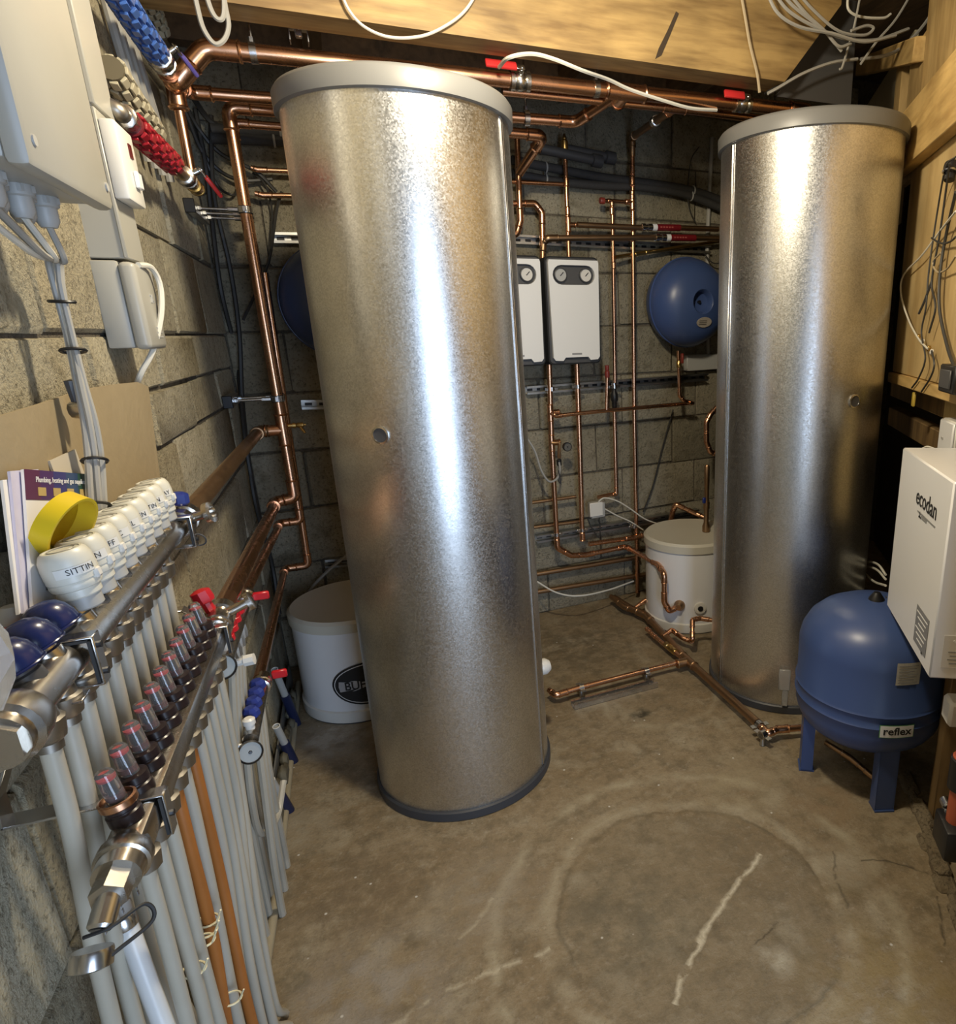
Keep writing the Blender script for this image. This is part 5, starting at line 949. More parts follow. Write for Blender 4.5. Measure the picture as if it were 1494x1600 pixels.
# conduit and edging along the foot of the left wall
o = MB().tube([(-0.362, 0.55, 0.014), (-0.366, 1.34, 0.014), (-0.356, 1.70, 0.014), (-0.360, 2.95, 0.014)], 0.012, 10).build('floor_conduit', mat('dusty_conduit', (0.42, 0.37, 0.26), 0.6, col2=(0.30, 0.25, 0.16), scale=14)); tag(o, 'long dusty conduit lying along the foot of the left wall', 'conduit')
mb = MB(); bx(mb, -0.392, -0.386, 0.9, 3.0, 0.0, 0.085, 0.001); tag(mb.build('edging_strip', mat('grey_strip', (0.20, 0.20, 0.19), 0.55, col2=(0.13, 0.125, 0.115), scale=8)), 'grey plastic edging strip behind the floor conduit', 'strip')
# odds and ends of grey pipe with blue sleeves near the corner
def stub(p, d, L, label, r=0.0125):
    """grey pipe rising at a slant out of a navy sleeve set in the floor"""
    p = V(p); d = V(d).normalized(); t = thing('pipe_stub', p, label, 'pipe', 'grey pipe stubs in navy sleeves')
    MB().lathe([(r * 1.35, 0.0), (r * 1.35, L * 0.55), (r * 1.1, L * 0.55), (r * 1.05, L * 0.4)], p, d, 16).build('navy_sleeve', mat('dark_navy', (0.010, 0.016, 0.055), 0.4), t)
    MB().lathe([(r, L * 0.3), (r, L), (r * .75, L), (r * .75, L - 0.006), (0, L - 0.006)], p, d, 16).build('grey_pipe', M_lgrey, t)
    MB().ring(p + d * L, d, r * 0.9, r * 0.13, 18, 6).build('rim', M_white, t); return t
stub((-0.352, 2.62, 0.0), (-0.10, -0.25, 1), 0.30, 'tallest grey pipe stub in a navy sleeve, beside the white buffer vessel'); stub((-0.350, 2.36, 0.0), (-0.12, -0.30, 1), 0.20, 'middle grey pipe stub in a navy sleeve at the foot of the left wall'); stub((-0.348, 2.08, 0.0), (-0.15, -0.30, 1), 0.17, 'shortest grey pipe stub in a navy sleeve, nearest the viewer')
mb = MB(); rnd = random.Random(3)
for k in range(16):
    p = V((-0.372 + rnd.uniform(-.008, .008), 1.9 + 0.06 * k + rnd.uniform(-.02, .02), 0.03)); mb.box(p + V((0, 0, rnd.uniform(0, .03))), (rnd.uniform(.02, .03), rnd.uniform(.05, .09), rnd.uniform(.03, .07)), bev=0.012)
tag(mb.build('lagging_scraps', mat('olive_lagging', (0.17, 0.15, 0.10), 0.8, col2=(0.10, 0.09, 0.06), scale=30)), 'scraps of dull lagging stuffed along the foot of the left wall', 'lagging', kind='stuff')
# ================================================================== PIPES UNDER THE BEAM
T1a, T1b = V((-0.234, 2.40, 2.252)), V((1.80, 2.40, 2.282))
f1 = lambda x: T1a.lerp(T1b, (x + 0.234) / 2.034)
copper([(-0.335, 2.42, 2.165), (-0.315, 2.40, 2.165), T1a, T1b, (1.86, 2.52, 2.30)], 0.0235, 'thick copper main running under the pine beam from wall to rear cylinder', tees=[(f1(1.03), X1, (0, 1, -0.1))])
ball_valve(f1(0.655), (1, 0, 0.03), 0.020, 'red lever ball valve on the copper main beside the front cylinder lid', (0, -0.86, 0.5), lev_dir=(-1, 0, 0), ll=0.10)
ball_valve(f1(1.50), (1, 0, 0.03), 0.019, 'red lever ball valve on the copper main above the rear cylinder', (0, -0.97, 0.24), lev_dir=(-1, 0, 0), ll=0.085)
copper([(-0.325, 2.50, 2.185), (-0.325, 2.63, 2.203), (0.925, 2.63, 2.228), (1.02, 2.44, 2.276)], 0.0180, 'copper pipe running behind the main and joining it by a tee', tees=())
copper([(0.62, 2.50, 2.262), (1.30, 2.50, 2.270), (1.60, 2.50, 2.268), (1.72, 2.50, 2.266)], 0.0150, 'copper pipe running close behind the main on the right', tees=[((1.27, 2.50, 2.270), X1, (0, 1, 0))])
p0 = V((1.27, 2.53, 2.270)); p1 = atB(988, 222, 0.07); p1b = V((p1.x, p1.y, p1.z))
o = copper([p0, p1 + UZ * 0.02, p1 - UZ * 0.06], 0.0150, 'dark copper pipe dropping back from the main to the wall', mt=M_copper_dull); MB().lathe([(0.017, -0.022), (0.021, -0.02), (0.021, -0.006), (0.018, 0), (0.021, 0.006), (0.021, 0.02), (0.017, 0.022)], p0.lerp(p1 + UZ * .02, 0.35), p1 + UZ * .02 - p0, 12).build('union', M_chrome, o)
def hanger(p, label, top):
    t = thing('pipe_hanger', p, label, 'hanger', 'pipe hangers under the beam'); MB().cyl(p + V((0, 0, 0.02)), (p.x, p.y, top), 0.004, n=8).build('threaded_rod', M_chrome, t)
    MB().lathe([(0.0238, -0.009), (0.0268, -0.009), (0.0268, 0.009), (0.0238, 0.009), (0.0238, -0.009)], p, (1, 0, 0.02), 18).build('pipe_clip', M_chrome, t); MB().lathe([(0.009, 0), (0.009, 0.014)], p + V((0, 0, 0.024)), (0, 0, 1), 6).build('nut', M_chrome, t)
    MB().box((p.x, p.y, top - .004), (0.03, 0.03, 0.008), bev=0.002).build('foot_plate', M_steel, t)
hanger(f1(-0.115), 'pipe hanger with a threaded rod above the left end of the copper main', 2.43); hanger(f1(0.92), 'pipe hanger with a threaded rod in the middle of the copper main', 2.43)
hanger(V((0.735, 2.63, 2.224)), 'pipe hanger with a bright rod beside the front cylinder lid', 2.43)
t = thing('strut_offcut', f1(0.01) + V((0, 0, 0.03)), 'short offcut of zinc strut between the beam and the copper main', 'bracket'); q = f1(0.01) + V((0, 0, 0.055)); MB().box(q + UZ * .018, (0.05, 0.04, 0.003)).build('web', M_chrome, t); MB().box(q + V((-.024, 0, 0)), (0.003, 0.04, 0.036)).build('flange', M_chrome, t); MB().box(q + V((.024, 0, 0)), (0.003, 0.04, 0.036)).build('flange', M_chrome, t); MB().box(q + UZ * .005, (0.02, 0.02, 0.02), bev=.003).build('nut', M_chrome, t)
# ================================================================== BACK WALL SERVICES
def bpx(lst, o): return [atB(x, y, o if len(q) < 1 else q[0]) for x, y, *q in lst]
def rail(px0, px1, label, slots=14, o=0.02):
    a = atB(*px0, o); b = atB(*px1, o); d = (b - a); L = d.length; d.normalize(); up = (UZ - d * d.z).normalized(); nz_ = d.cross(up); nz_ = nz_ if nz_.dot(BN) < 0 else -nz_
    t = thing('strut_rail', (a + b) / 2, label, 'rail', 'slotted strut rails on the back wall')
    mb = MB().box((a + b) / 2 + up * 0.0185, (L, 0.003, 0.036), ax=(d, up, nz_)); mb.box((a + b) / 2 - up * 0.0185, (L, 0.003, 0.036), ax=(d, up, nz_)); mb.box((a + b) / 2 - nz_ * 0.017, (L, 0.037, 0.002), ax=(d, up, nz_))
    mb.box((a + b) / 2 + up * 0.014 + nz_ * 0.0175, (L, 0.008, 0.002), ax=(d, up, nz_)); mb.box((a + b) / 2 - up * 0.014 + nz_ * 0.0175, (L, 0.008, 0.002), ax=(d, up, nz_)); mb.build('channel', M_steel, t)
    n_ = int(L / 0.05)
    for k in range(n_): MB().box(a + d * (L * (k + 0.5) / n_) - nz_ * 0.0155, (0.028, 0.012, 0.0015), ax=(d, up, nz_), bev=0.0007).build('slot', M_black, t)
    return t
rail((802, 374), (1108, 390), 'slotted strut rail behind the upper copper pipes'); rail((822, 610), (1104, 589), 'slotted strut rail below the white pump covers'); rail((838, 842), (1090, 800), 'slotted strut rail above the right white buffer vessel')
rail((427, 372), (640, 375), 'slotted strut rail above the left blue vessel'); rail((471, 632), (640, 630), 'slotted strut rail below the left blue vessel'); rail((508, 880), (640, 868), 'slotted strut rail above the left white buffer vessel')
R22, R15 = 0.0132, 0.0092
copper(bpx([(808, 215), (813, 345), (808, 364), (795, 372)], 0.10), R22, 'copper drop beside the front cylinder, turning in behind it'); 
copper(bpx([(795, 318), (836, 318), (847, 332), (848, 404)], 0.08), R22, 'copper pipe turning down into the gap between the pump stations')
copper([atB(848, 404, .08), atB(849, 380, 0.08), atB(856, 372, .10), atB(1026, 371, 0.10)], R22, 'dull copper pipe feeding the lower red sleeved valve', mt=M_copper_dull)
o = copper(bpx([(883, 240), (889, 404)], 0.09), 0.0105, 'copper drop with a brass air vent into the visible pump station', tees=[(atB(888, 351, .09), UZ, BD)], couplings=[(atB(885, 285, .09), UZ), (atB(887, 330, .09), UZ)])
MB().lathe([(0.011, 0), (0.014, 0.01), (0.016, 0.02), (0.016, 0.055), (0.010, 0.062), (0.012, 0.066), (0.004, 0.085), (0, 0.086)], atB(883, 242, .09), UZ, 12).build('air_vent', M_brass, o)
copper(bpx([(790, 283), (880, 288)], 0.09), R15, 'thin copper pipe joining the vented drop from the left')
copper(bpx([(902, 351), (1004, 356)], 0.10), R22, 'dull copper pipe feeding the upper red sleeved valve', mt=M_copper_dull)
copper(bpx([(1060, 356), (1122, 358)], 0.10), R22, 'dull copper pipe from the upper red sleeved valve to the rear cylinder', mt=M_copper_dull); copper(bpx([(1084, 372), (1130, 373)], 0.10), R22, 'dull copper pipe from the lower red sleeved valve to the rear cylinder', mt=M_copper_dull)
def sleeved(a, b, label):
    a, b = atB(*a, .10), atB(*b, .10); d = (b - a); L = d.length; d.normalize(); t = thing('sleeved_valve', a, label, 'valve', 'red sleeved valves')
    MB().lathe([(0.014, 0), (0.018, 0.002), (0.018, 0.02), (0.013, 0.022), (0.013, 0.035), (0.017, 0.037), (0.017, 0.06)], a, d, 12).build('union', M_chrome, t); MB().lathe([(0.0165, 0.060), (0.0165, 0.085)], a, d, 16).build('white_band', M_whitepaint, t)
    MB().lathe([(0.016, 0.085), (0.016, L)], a, d, 16).build('red_sleeve', mat('deep_red', (0.16, 0.008, 0.012), 0.4), t)
    for k_ in range(5): MB().box(a + d * (0.105 + 0.016 * k_) - BN * 0.0162, (0.010, 0.001, 0.007), ax=(d, BN, UZ)).build('faded_print', mat('faded_print', (0.36, 0.08, 0.07), 0.5), t)
sleeved((1002, 355), (1062, 356), 'valve with a dark red sleeve, upper of the two beside the rear cylinder'); sleeved((1024, 371), (1086, 372), 'valve with a dark red sleeve, lower of the two beside the rear cylinder')
o = copper(bpx([(944, 314), (956, 314), (957, 330), (961, 604)], 0.09), R15, 'thin copper pipe with a red cap, left of the two long drops', couplings=[(atB(956, 330, .09), UZ), (atB(959, 415, .09), UZ)])
q = atB(944, 314, .09); MB().lathe([(0.013, -0.022), (0.015, -0.018), (0.015, 0), (0.009, 0.002)], q, BD, 12).build('red_cap', mat('dull_red_cap', (0.20, 0.03, 0.02), 0.4), o)
copper([atB(957, 314, .09), atB(983, 316, .09)], R15, 'short copper link between the two long drops')
copper([p1 - UZ * 0.02, atB(991, 640, .09), atB(996, 926, .09)], 0.0110, 'long copper drop reaching down to the floor pipes', couplings=[(atB(988, 265, .088), UZ), (atB(988, 283, .087), UZ), (atB(988, 305, .087), UZ)], tees=[(atB(988, 316, .087), UZ, -BD)])
copper([atB(961, 402, .09), atB(1000, 396, .06), atB(1130, 376, .05)], R15, 'thin brass coloured pipe slanting up to the rear cylinder', mt=M_brass)
# large dark lagged pipes
for i, (lst, r_, lab) in enumerate([([(800, 250), (860, 262), (940, 277), (1011, 286), (1083, 298), (1140, 318)], 0.020, 'dark lagged pipe sagging across the top of the back wall, upper of two'), ([(800, 271), (860, 282), (940, 290), (1011, 293), (1075, 305), (1140, 331)], 0.020, 'dark lagged pipe sagging across the top of the back wall, lower of two')]):
    o = MB().tube(smooth_path(bpx(lst, 0.045), 6), r_, 10).build('lagged_pipe', M_lagging); tag(o, lab, 'pipe')
    for x, y in (((853, 262), (1083, 298)) if i == 0 else ((853, 280), (1080, 306))): MB().ring(atB(x, y, .045), BD, r_ + 0.001, 0.004, 18, 5).build('pipe_clip', M_lgrey, o)
for i, (a, b, lab) in enumerate([((845, 232), (940, 253), 'short dark waste pipe with an open socket near the ceiling, left of two'), ((880, 232), (960, 248), 'short dark waste pipe with an open socket near the ceiling, right of two')]):
    a, b = atB(*a, .10 - .04 * i), atB(*b, .10 - .04 * i); o = MB().cyl(a, b, 0.021, n=14).build('waste_pipe', mat('waste_grey', (0.05, 0.052, 0.056), 0.5)); tag(o, lab, 'pipe'); d = (b - a).normalized(); MB().lathe([(0.021, -0.05), (0.028, -0.045), (0.028, 0.0), (0.022, 0.0), (0.02, -0.02)], b, d, 18).build('socket', mat('waste_grey', (0.05, 0.052, 0.056), 0.5), o)
o = MB().tube(bpx([(1113, 215), (1105, 380), (1107, 560)], 0.012), 0.011, 8).build('conduit', M_cable); tag(o, 'pale vertical conduit on the back wall beside the rear cylinder', 'conduit')
cable(bpx([(1092, 230), (1080, 250), (1075, 290), (1077, 325), (1087, 347)], 0.05), 0.003, M_dcable, 'thin dark cable looping above the right blue vessel')
cable(bpx([(1100, 395), (1110, 408), (1120, 412), (1130, 408)], 0.06), 0.003, M_dcable, 'thin dark cable behind the edge of the rear cylinder')
tag(MB().box(atB(1097, 566, .02), (0.22, 0.04, 0.085), ax=(BD, BN, UZ), bev=0.004).build('mounting_plate', M_lgrey), 'pale grey mounting plate below the right blue vessel', 'plate')
# below the pump stations
copper(bpx([(858, 560), (862, 690), (871, 856), (893, 868), (915, 867), (978, 854)], 0.10) + [atY(1028, 882, 2.80), atY(1038, 896, 2.70), atY(1038, 940, 2.70), atY(1046, 955, 2.69), atY(1062, 947, 2.69)], R22, 'copper pipe from the hidden pump station down to the white buffer vessel', tees=[(atB(860, 645, .10), UZ, BD), (atB(862, 692, .10), UZ, BD)])
copper(bpx([(901, 560), (906, 700), (910, 845)], 0.10), R22, 'straight copper drop from the visible pump station', couplings=[(atB(910, 838, .10), UZ)])
copper([atB(920, 850, .10), atB(990, 840, .10), atB(1046, 826, .12), atB(1051, 800, .14), atB(1056, 788, .16), atB(1088, 803, .22), atB(1100, 808, .25)], R22, 'copper pipe climbing from the wall to the top of the white buffer vessel')
t = thing('buffer_riser', atB(1103, 850, .25), 'brown copper riser standing on the lid of the right white buffer vessel', 'pipe'); a, b = V((1.60, 2.90, Z2 - .002)), None
fx = atY(1103, 850, 2.83); q = V((fx.x, 2.83, Z2)); MB().lathe([(0.018, 0), (0.020, 0.002), (0.020, 0.03), (0.013, 0.05), (0.013, 0.12), (0.016, 0.122), (0.016, 0.16), (0.012, 0.162), (0.012, 0.24), (0.013, 0.242), (0.014, 0.34), (0.009, 0.35), (0, 0.35)], q, UZ, 14).build('riser', M_copper_dull, t)
MB().box(q + V((-0.02, -0.01, 0.17)), (0.016, 0.012, 0.03), bev=.003).build('blue_tap', M_blue, t)
copper(bpx([(861, 645), (870, 650), (884, 648), (944, 642), (1078, 630)], 0.12), R15 + .001, 'copper cross pipe running to below the right blue vessel')
o = copper([atB(1078, 630, .12), atB(1083, 630, .14), atB(1068, 626, .16), atB(1062, 618, .16), atB(1060, 548, .16)], R15, 'copper riser with a small valve up to the right blue vessel'); MB().lathe([(0.010, 0), (0.014, 0.004), (0.014, 0.035), (0.010, 0.04)], atB(1061, 575, .16), UZ, 8).build('valve_body', M_brass, o); MB().box(atB(1066, 560, .19), (0.012, 0.02, 0.05), bev=.003).build('red_lever', mat('dull_red_cap', (0.20, 0.03, 0.02), 0.4), o)
o = copper(bpx([(948, 640), (949, 575)], 0.12), R15, 'short copper upstand with a red topped filling cap'); MB().lathe([(0.011, 0), (0.013, 0.01), (0.013, 0.03), (0.009, 0.034), (0.011, 0.04), (0.011, 0.06), (0, 0.062)], atB(949, 590, .12), UZ, 12).build('filling_cap', mat('dull_red_cap', (0.20, 0.03, 0.02), 0.4), o)
o = copper(bpx([(960, 640), (963, 772), (952, 773), (934, 777)], 0.09), R15 + .001, 'thin copper drop below the black valve, turning left at its foot'); 
t = thing('black_valve', atB(960, 635, .09), 'black check valve on the thin copper drop', 'valve'); MB().lathe([(0.010, -0.05), (0.013, -0.045), (0.013, -0.02), (0.019, -0.01), (0.019, 0.02), (0.012, 0.035), (0.012, 0.05)], atB(960, 622, .09), UZ, 12).build('body', M_black, t); MB().lathe([(0.014, 0.05), (0.014, 0.075), (0.010, 0.078)], atB(960, 622, .09), UZ, 12).build('collar', M_chrome, t)
t = thing('pressure_gauge', atB(886, 700, .12), 'small round pressure gauge on a branch of the copper pipe', 'gauge'); gauge(t, atB(886, 698, .14), -BN, 0.021, 'gauge_body'); MB().tube([atB(862, 692, .11), atB(874, 692, .12), atB(874, 716, .12)], R15, 8).build('branch', M_copper_dull, t); MB().lathe([(0.009, 0), (0.013, 0.006), (0.013, 0.03), (0.008, 0.036)], atB(874, 728, .12), UZ, 10).build('valve', M_black, t)
cable(bpx([(822, 682), (836, 705), (846, 735), (858, 752), (870, 748), (875, 735), (874, 722)], 0.13), 0.0055, M_cable, 'grey flexible hose looping from behind the front cylinder to the gauge valve', 'filling_hose')
cable(bpx([(873, 735), (876, 755), (872, 750)], 0.14), 0.003, M_dcable, 'short black strap hanging below the gauge valve')
t = thing('wiring_box', atB(932, 806, .08), 'small white wiring box between the copper drops', 'box'); MB().box(atB(932, 796, .09), (0.082, 0.05, 0.082), ax=(BD, BN, UZ), bev=0.004).build('case', M_lgrey, t); MB().box(atB(932, 796, .118), (0.076, 0.006, 0.076), ax=(BD, BN, UZ), bev=0.003).build('lid', M_white, t)
cable(bpx([(945, 795), (965, 806), (985, 815), (1005, 828)], 0.10), 0.004, M_wcable, 'lower white cable trailing from the small wiring box'); cable(bpx([(935, 784), (945, 778), (965, 783), (985, 795), (1010, 812), (1040, 822)], 0.12), 0.004, M_wcable, 'upper white cable trailing from the small wiring box')
cable(bpx([(918, 810), (925, 825), (936, 840), (938, 825), (935, 812)], 0.10), 0.0035, M_dcable, 'black cable loop below the small wiring box')
copper(bpx([(826, 786), (900, 776)], 0.06), R15, 'thin horizontal copper pipe low on the back wall, beside the front cylinder', mt=M_copper_dull); copper(bpx([(834, 824), (905, 815)], 0.06), R15, 'thin dull pipe just above the lowest rail', mt=M_copper_dull)
for i, (a, b, lab) in enumerate([((838, 897), (1000, 870), 'upper dull pipe near the foot of the back wall'), ((838, 925), (1010, 897), 'lower dull pipe near the foot of the back wall')]): copper([atB(*a, .04), atB(*b, .04)], R22, lab, mt=M_copper_dull)
cable(bpx([(1052, 640), (1035, 700), (1020, 760), (1005, 800)], 0.02), 0.004, M_dcable, 'dark cable slanting down the back wall beside the long copper drop')
copper(bpx([(1120, 636), (1110, 648), (1104, 660)], 0.3) + bpx([(1104, 690), (1110, 706), (1120, 710)], 0.3), 0.0125, 'copper U bend beside the middle of the rear cylinder')
cable([atB(838, 908, .12), atB(870, 926, .2), atB(905, 931, .25), atB(950, 922, .2), atB(990, 908, .12)], 0.0045, M_wcable, 'white cable sagging along the floor behind the cylinders')
for i, (x, y) in enumerate(((870, 835), (910, 828), (991, 822), (862, 608), (903, 604), (960, 604))):
    p = atB(x, y, .10 if x not in (991, 960) else .09); t = thing('pipe_clip', p, 'zinc pipe clip %s' % ['on the left drop at the lowest rail', 'on the right drop at the lowest rail', 'on the long drop at the lowest rail', 'on the left drop at the middle rail', 'on the right drop at the middle rail', 'on the thin drop at the middle rail'][i], 'clip', 'zinc pipe clips on the back wall')
    MB().lathe([(0.0125, -0.009), (0.0155, -0.009), (0.0155, 0.009), (0.0125, 0.009), (0.0125, -0.009)], p, UZ, 16).build('band', M_chrome, t); MB().box(p + BD * 0.022, (0.018, 0.012, 0.014), ax=(BD, BN, UZ), bev=.001).build('lug', M_chrome, t); MB().box(p - BD * 0.022, (0.018, 0.012, 0.014), ax=(BD, BN, UZ), bev=.001).build('lug', M_chrome, t); MB().cyl(p, p + BN * 0.07, 0.004, n=6).build('stud', M_chrome, t)
# left part of the back wall
copper(bpx([(392, 262), (402, 265), (470, 268)], 0.07), R15, 'thin copper pipe behind the risers, upper of two'); copper(bpx([(398, 302), (410, 305), (480, 306)], 0.07), R15, 'thin copper pipe behind the risers, lower of two')
for i, (y, lab) in enumerate(((208, 'dark lagged pipe high behind the risers, upper of two'), (221, 'dark lagged pipe high behind the risers, lower of two'))):
    o = MB().tube(bpx([(330, y - 6), (470, y)], 0.05), 0.021, 10).build('lagged_pipe', M_lagging); tag(o, lab, 'pipe'); MB().ring(atB(438 - 10 * i, y - 1, .05), BD, 0.022, 0.004, 16, 5).build('pipe_clip', M_lgrey, o)
corner = [([(288, 160), (310, 200), (345, 240), (400, 268), (432, 300)], 0.007, 'thick dark cable curving round the left rear corner, uppermost'), ([(290, 175), (315, 235), (345, 268), (380, 282), (425, 280)], 0.007, 'thick dark cable curving round the left rear corner, second'),
          ([(300, 190), (322, 250), (340, 290), (360, 304), (370, 300), (380, 270)], 0.005, 'dark cable loop left of the copper risers'), ([(305, 170), (322, 260), (330, 330), (345, 450), (370, 560), (385, 700), (410, 830)], 0.008, 'dark cable running down the left rear corner, left of two'),
          ([(330, 180), (334, 300), (360, 420), (374, 520), (380, 640), (398, 780), (425, 880), (437, 960)], 0.008, 'dark cable running down the left rear corner, right of two'), ([(440, 300), (432, 330), (422, 400), (408, 440), (380, 500)], 0.006, 'dark cable hanging behind the copper risers'),
          ([(395, 270), (415, 290), (425, 330), (424, 390)], 0.004, 'thin black cable behind the upper strut bracket'), ([(300, 150), (330, 190), (370, 205), (420, 200)], 0.010, 'fat black cable under the beam at the left rear')]
for lst, r_, lab in corner: cable([(atB(x, y, .03 + .02 * (k % 2)) if atB(x, y, .03).x > -0.385 else V((-0.392, 0, 0)) + V((0, atX(x, y, -.392).y, atX(x, y, -.392).z))) for k, (x, y) in enumerate(lst)], r_, M_dcable, lab)
cable(bpx([(545, 865), (515, 890), (490, 915), (478, 935)], .08), 0.007, M_cable, 'grey hose slanting down behind the left white buffer vessel', 'hose')
# ================================================================== FLOOR PIPES BETWEEN THE CYLINDERS
zf = 0.045
g = lambda x, y, z=zf: atZ(x, y, z)
copper([g(960, 934, 0.06), g(985, 950, 0.05), g(1010, 962), g(1073, 1030), g(1184, 1130)], 0.0175, 'long brown copper pipe lying on the floor between the cylinders', mt=M_copper_dull, tees=[(g(1076, 1033), g(1184, 1130) - g(1073, 1030), g(900, 1074) - g(1073, 1032))])
copper([g(1072, 1032), g(908, 1074), g(868, 1086), g(858, 1078)], 0.0115, 'copper branch pipe crossing the floor to the front cylinder', couplings=[(g(880, 1083), g(908, 1074) - g(868, 1086))])
o = copper([g(1186, 1132), g(1200, 1146), g(1214, 1140), g(1262, 1136)], 0.0125, 'copper elbow piece from the floor pipe to the blue vessel', couplings=[(g(1222, 1139), g(1262, 1136) - g(1214, 1140))])
def saddle(p, d, label, h_=0.045):
    t = thing('pipe_saddle', (p.x, p.y, 0), label, 'clip', 'floor pipe saddles'); d = V(d).normalized(); sd = UZ.cross(d); r_ = 0.0135
    MB().lathe([(r_, -0.010), (r_ + 0.003, -0.010), (r_ + 0.003, 0.010), (r_, 0.010), (r_, -0.010)], p, d, 18).build('band', M_chrome, t); MB().box(p + sd * 0.026, (0.022, 0.020, 0.003), ax=(sd, d, UZ)).build('lug', M_chrome, t); MB().box(p - sd * 0.026, (0.022, 0.020, 0.003), ax=(sd, d, UZ)).build('lug', M_chrome, t); MB().cyl((p.x, p.y, 0.002), p - UZ * 0.014, 0.011, 0.007, n=10).build('pillar', M_steel, t)
dd = g(1184, 1130) - g(1073, 1030); saddle(g(1187, 1133), dd, 'zinc saddle clip at the near end of the floor pipe, further one'); saddle(g(1192, 1148), V((1, 0.2, 0)), 'zinc saddle clip at the near end of the floor pipe, nearer one')
db = g(908, 1074) - g(1072, 1032); saddle(g(908, 1074), db, 'zinc saddle on the floor strut, nearer the front cylinder'); saddle(g(1010, 1049), db, 'zinc saddle on the floor strut, nearer the long floor pipe')
a, b = atZ(895, 1102, 0.012), atZ(1025, 1067, 0.012); d = (b - a); L = d.length; d.normalize(); sd = UZ.cross(d); a += sd * 0.0; mid = (a + b) / 2
t = thing('floor_strut', mid - UZ * 0.012, 'short zinc strut on the floor carrying the branch pipe', 'strut'); mb = MB().box(V((mid.x, mid.y, 0.0015)), (L, 0.042, 0.003), ax=(d, sd, UZ)); mb.box(V((mid.x, mid.y, 0.011)) + sd * 0.0195, (L, 0.003, 0.022), ax=(d, sd, UZ)); mb.box(V((mid.x, mid.y, 0.011)) - sd * 0.0195, (L, 0.003, 0.022), ax=(d, sd, UZ)); mb.box(V((mid.x, mid.y, 0.022)) - sd * 0.016, (L, 0.010, 0.003), ax=(d, sd, UZ)); mb.box(V((mid.x, mid.y, 0.022)) + sd * 0.016, (L, 0.010, 0.003), ax=(d, sd, UZ)); mb.build('channel', M_chrome, t)
o = copper([g(1010, 982), g(1030, 1000), g(1073, 1034)], 0.010, 'thin copper pipe with valves beside the floor pipe', couplings=[(g(1014, 985), g(1073, 1034) - g(1010, 982)), (g(1022, 993), g(1073, 1034) - g(1010, 982))]); dv = (g(1073, 1034) - g(1010, 982)).normalized(); MB().lathe([(0.012, -0.05), (0.016, -0.045), (0.016, -0.02), (0.012, -0.018), (0.017, -0.008), (0.017, 0.008), (0.012, 0.018), (0.016, 0.02), (0.016, 0.045), (0.012, 0.05)], g(1048, 1013), dv, 12).build('valve_body', M_brass, o)
copper([g(1036, 994, .05), g(1050, 984, .07), g(1066, 996, .06), g(1080, 1002, .05), g(1082, 1000, .09), g(1082, 968, .16) , g(1095, 966, .16), g(1120, 970, .15)], 0.0105, 'copper swan neck between the floor pipe and the rear cylinder')
copper([g(992, 950, .05), g(1008, 938, .08), g(1036, 930, .10)], 0.0105, 'short copper elbow behind the floor pipe by the buffer vessel'); copper([g(955, 932, .06), g(975, 948, .05), g(990, 954, .045)], 0.014, 'dark copper pipe end at the back of the floor', mt=M_copper_dull)
e2, zz = az(C2, 1094, 950, R2); pq = C2 + V((cos(e2), sin(e2), 0)) * R2 + UZ * zz; q = MB().lathe([(0.030, -0.004), (0.030, 0.008), (0.022, 0.010), (0.014, 0.010), (0.013, 0.002)], pq, V((cos(e2), sin(e2), 0)), 20).build('port', M_white, b2); MB().lathe([(0.013, 0.002), (0.013, 0.014), (0, 0.014)], pq, V((cos(e2), sin(e2), 0)), 14).build('plug', M_black, q)
e2, zz = az(C2, 1062, 946, R2); pq = C2 + V((cos(e2), sin(e2), 0)) * R2 + UZ * zz; MB().lathe([(0.028, -0.004), (0.028, 0.006), (0.018, 0.02), (0.015, 0.03)], pq, V((cos(e2), sin(e2), 0)), 18).build('port', M_copper_dull, b2)
# ================================================================== LOOSE CABLES OVERHEAD
def yc(lst, Y): return [atY(x, y, Y if not q else q[0]) for x, y, *q in lst]
cable(yc([(300, -30), (308, 10), (318, 45), (335, 68), (350, 62), (357, 40), (352, 10), (345, -30)], 2.22), 0.006, M_cable, 'thick grey cable loop hanging from the beam at the upper left, outer'); cable(yc([(318, -30), (326, 5), (336, 26), (346, 30), (350, 15), (348, -30)], 2.21), 0.006, M_cable, 'thick grey cable loop hanging from the beam at the upper left, inner')
cable(yc([(530, -20), (545, 15), (570, 42), (610, 58), (660, 56), (700, 38), (728, 15), (750, -20)], 2.22), 0.004, M_wcable, 'white cable drooping in a long curve across the pine beam')
cable(yc([(780, 105, 2.33), (795, 90, 2.21), (830, 84, 2.20), (865, 92, 2.20), (910, 110, 2.22), (950, 124, 2.30), (985, 140, 2.34), (1040, 158, 2.36), (1080, 169, 2.38), (1120, 172, 2.40)], 2.35), 0.006, M_wcable, 'thick white cable arching over the copper main between the cylinders')
cable(yc([(1158, -10), (1165, 30), (1172, 70), (1183, 115), (1187, 145)], 2.22), 0.005, mat('tan_cable', (0.40, 0.32, 0.20), 0.5), 'tan cable hanging straight down over the right of the beam')
t = thing('beam_slot', (1.03, 2.238, 2.36), 'dark splintered slot in the face of the pine beam', 'slot'); MB().prism([(0, 0), (0.022, 0.012), (0.055, 0.075), (0.085, 0.135), (0.075, 0.14), (0.045, 0.085), (0.012, 0.03)], atY(1024, 92, 2.2395), X1, UZ, (0, -0.0012, 0)).build('slot_mark', mat('dark_split', (0.04, 0.025, 0.012), 0.8), t)
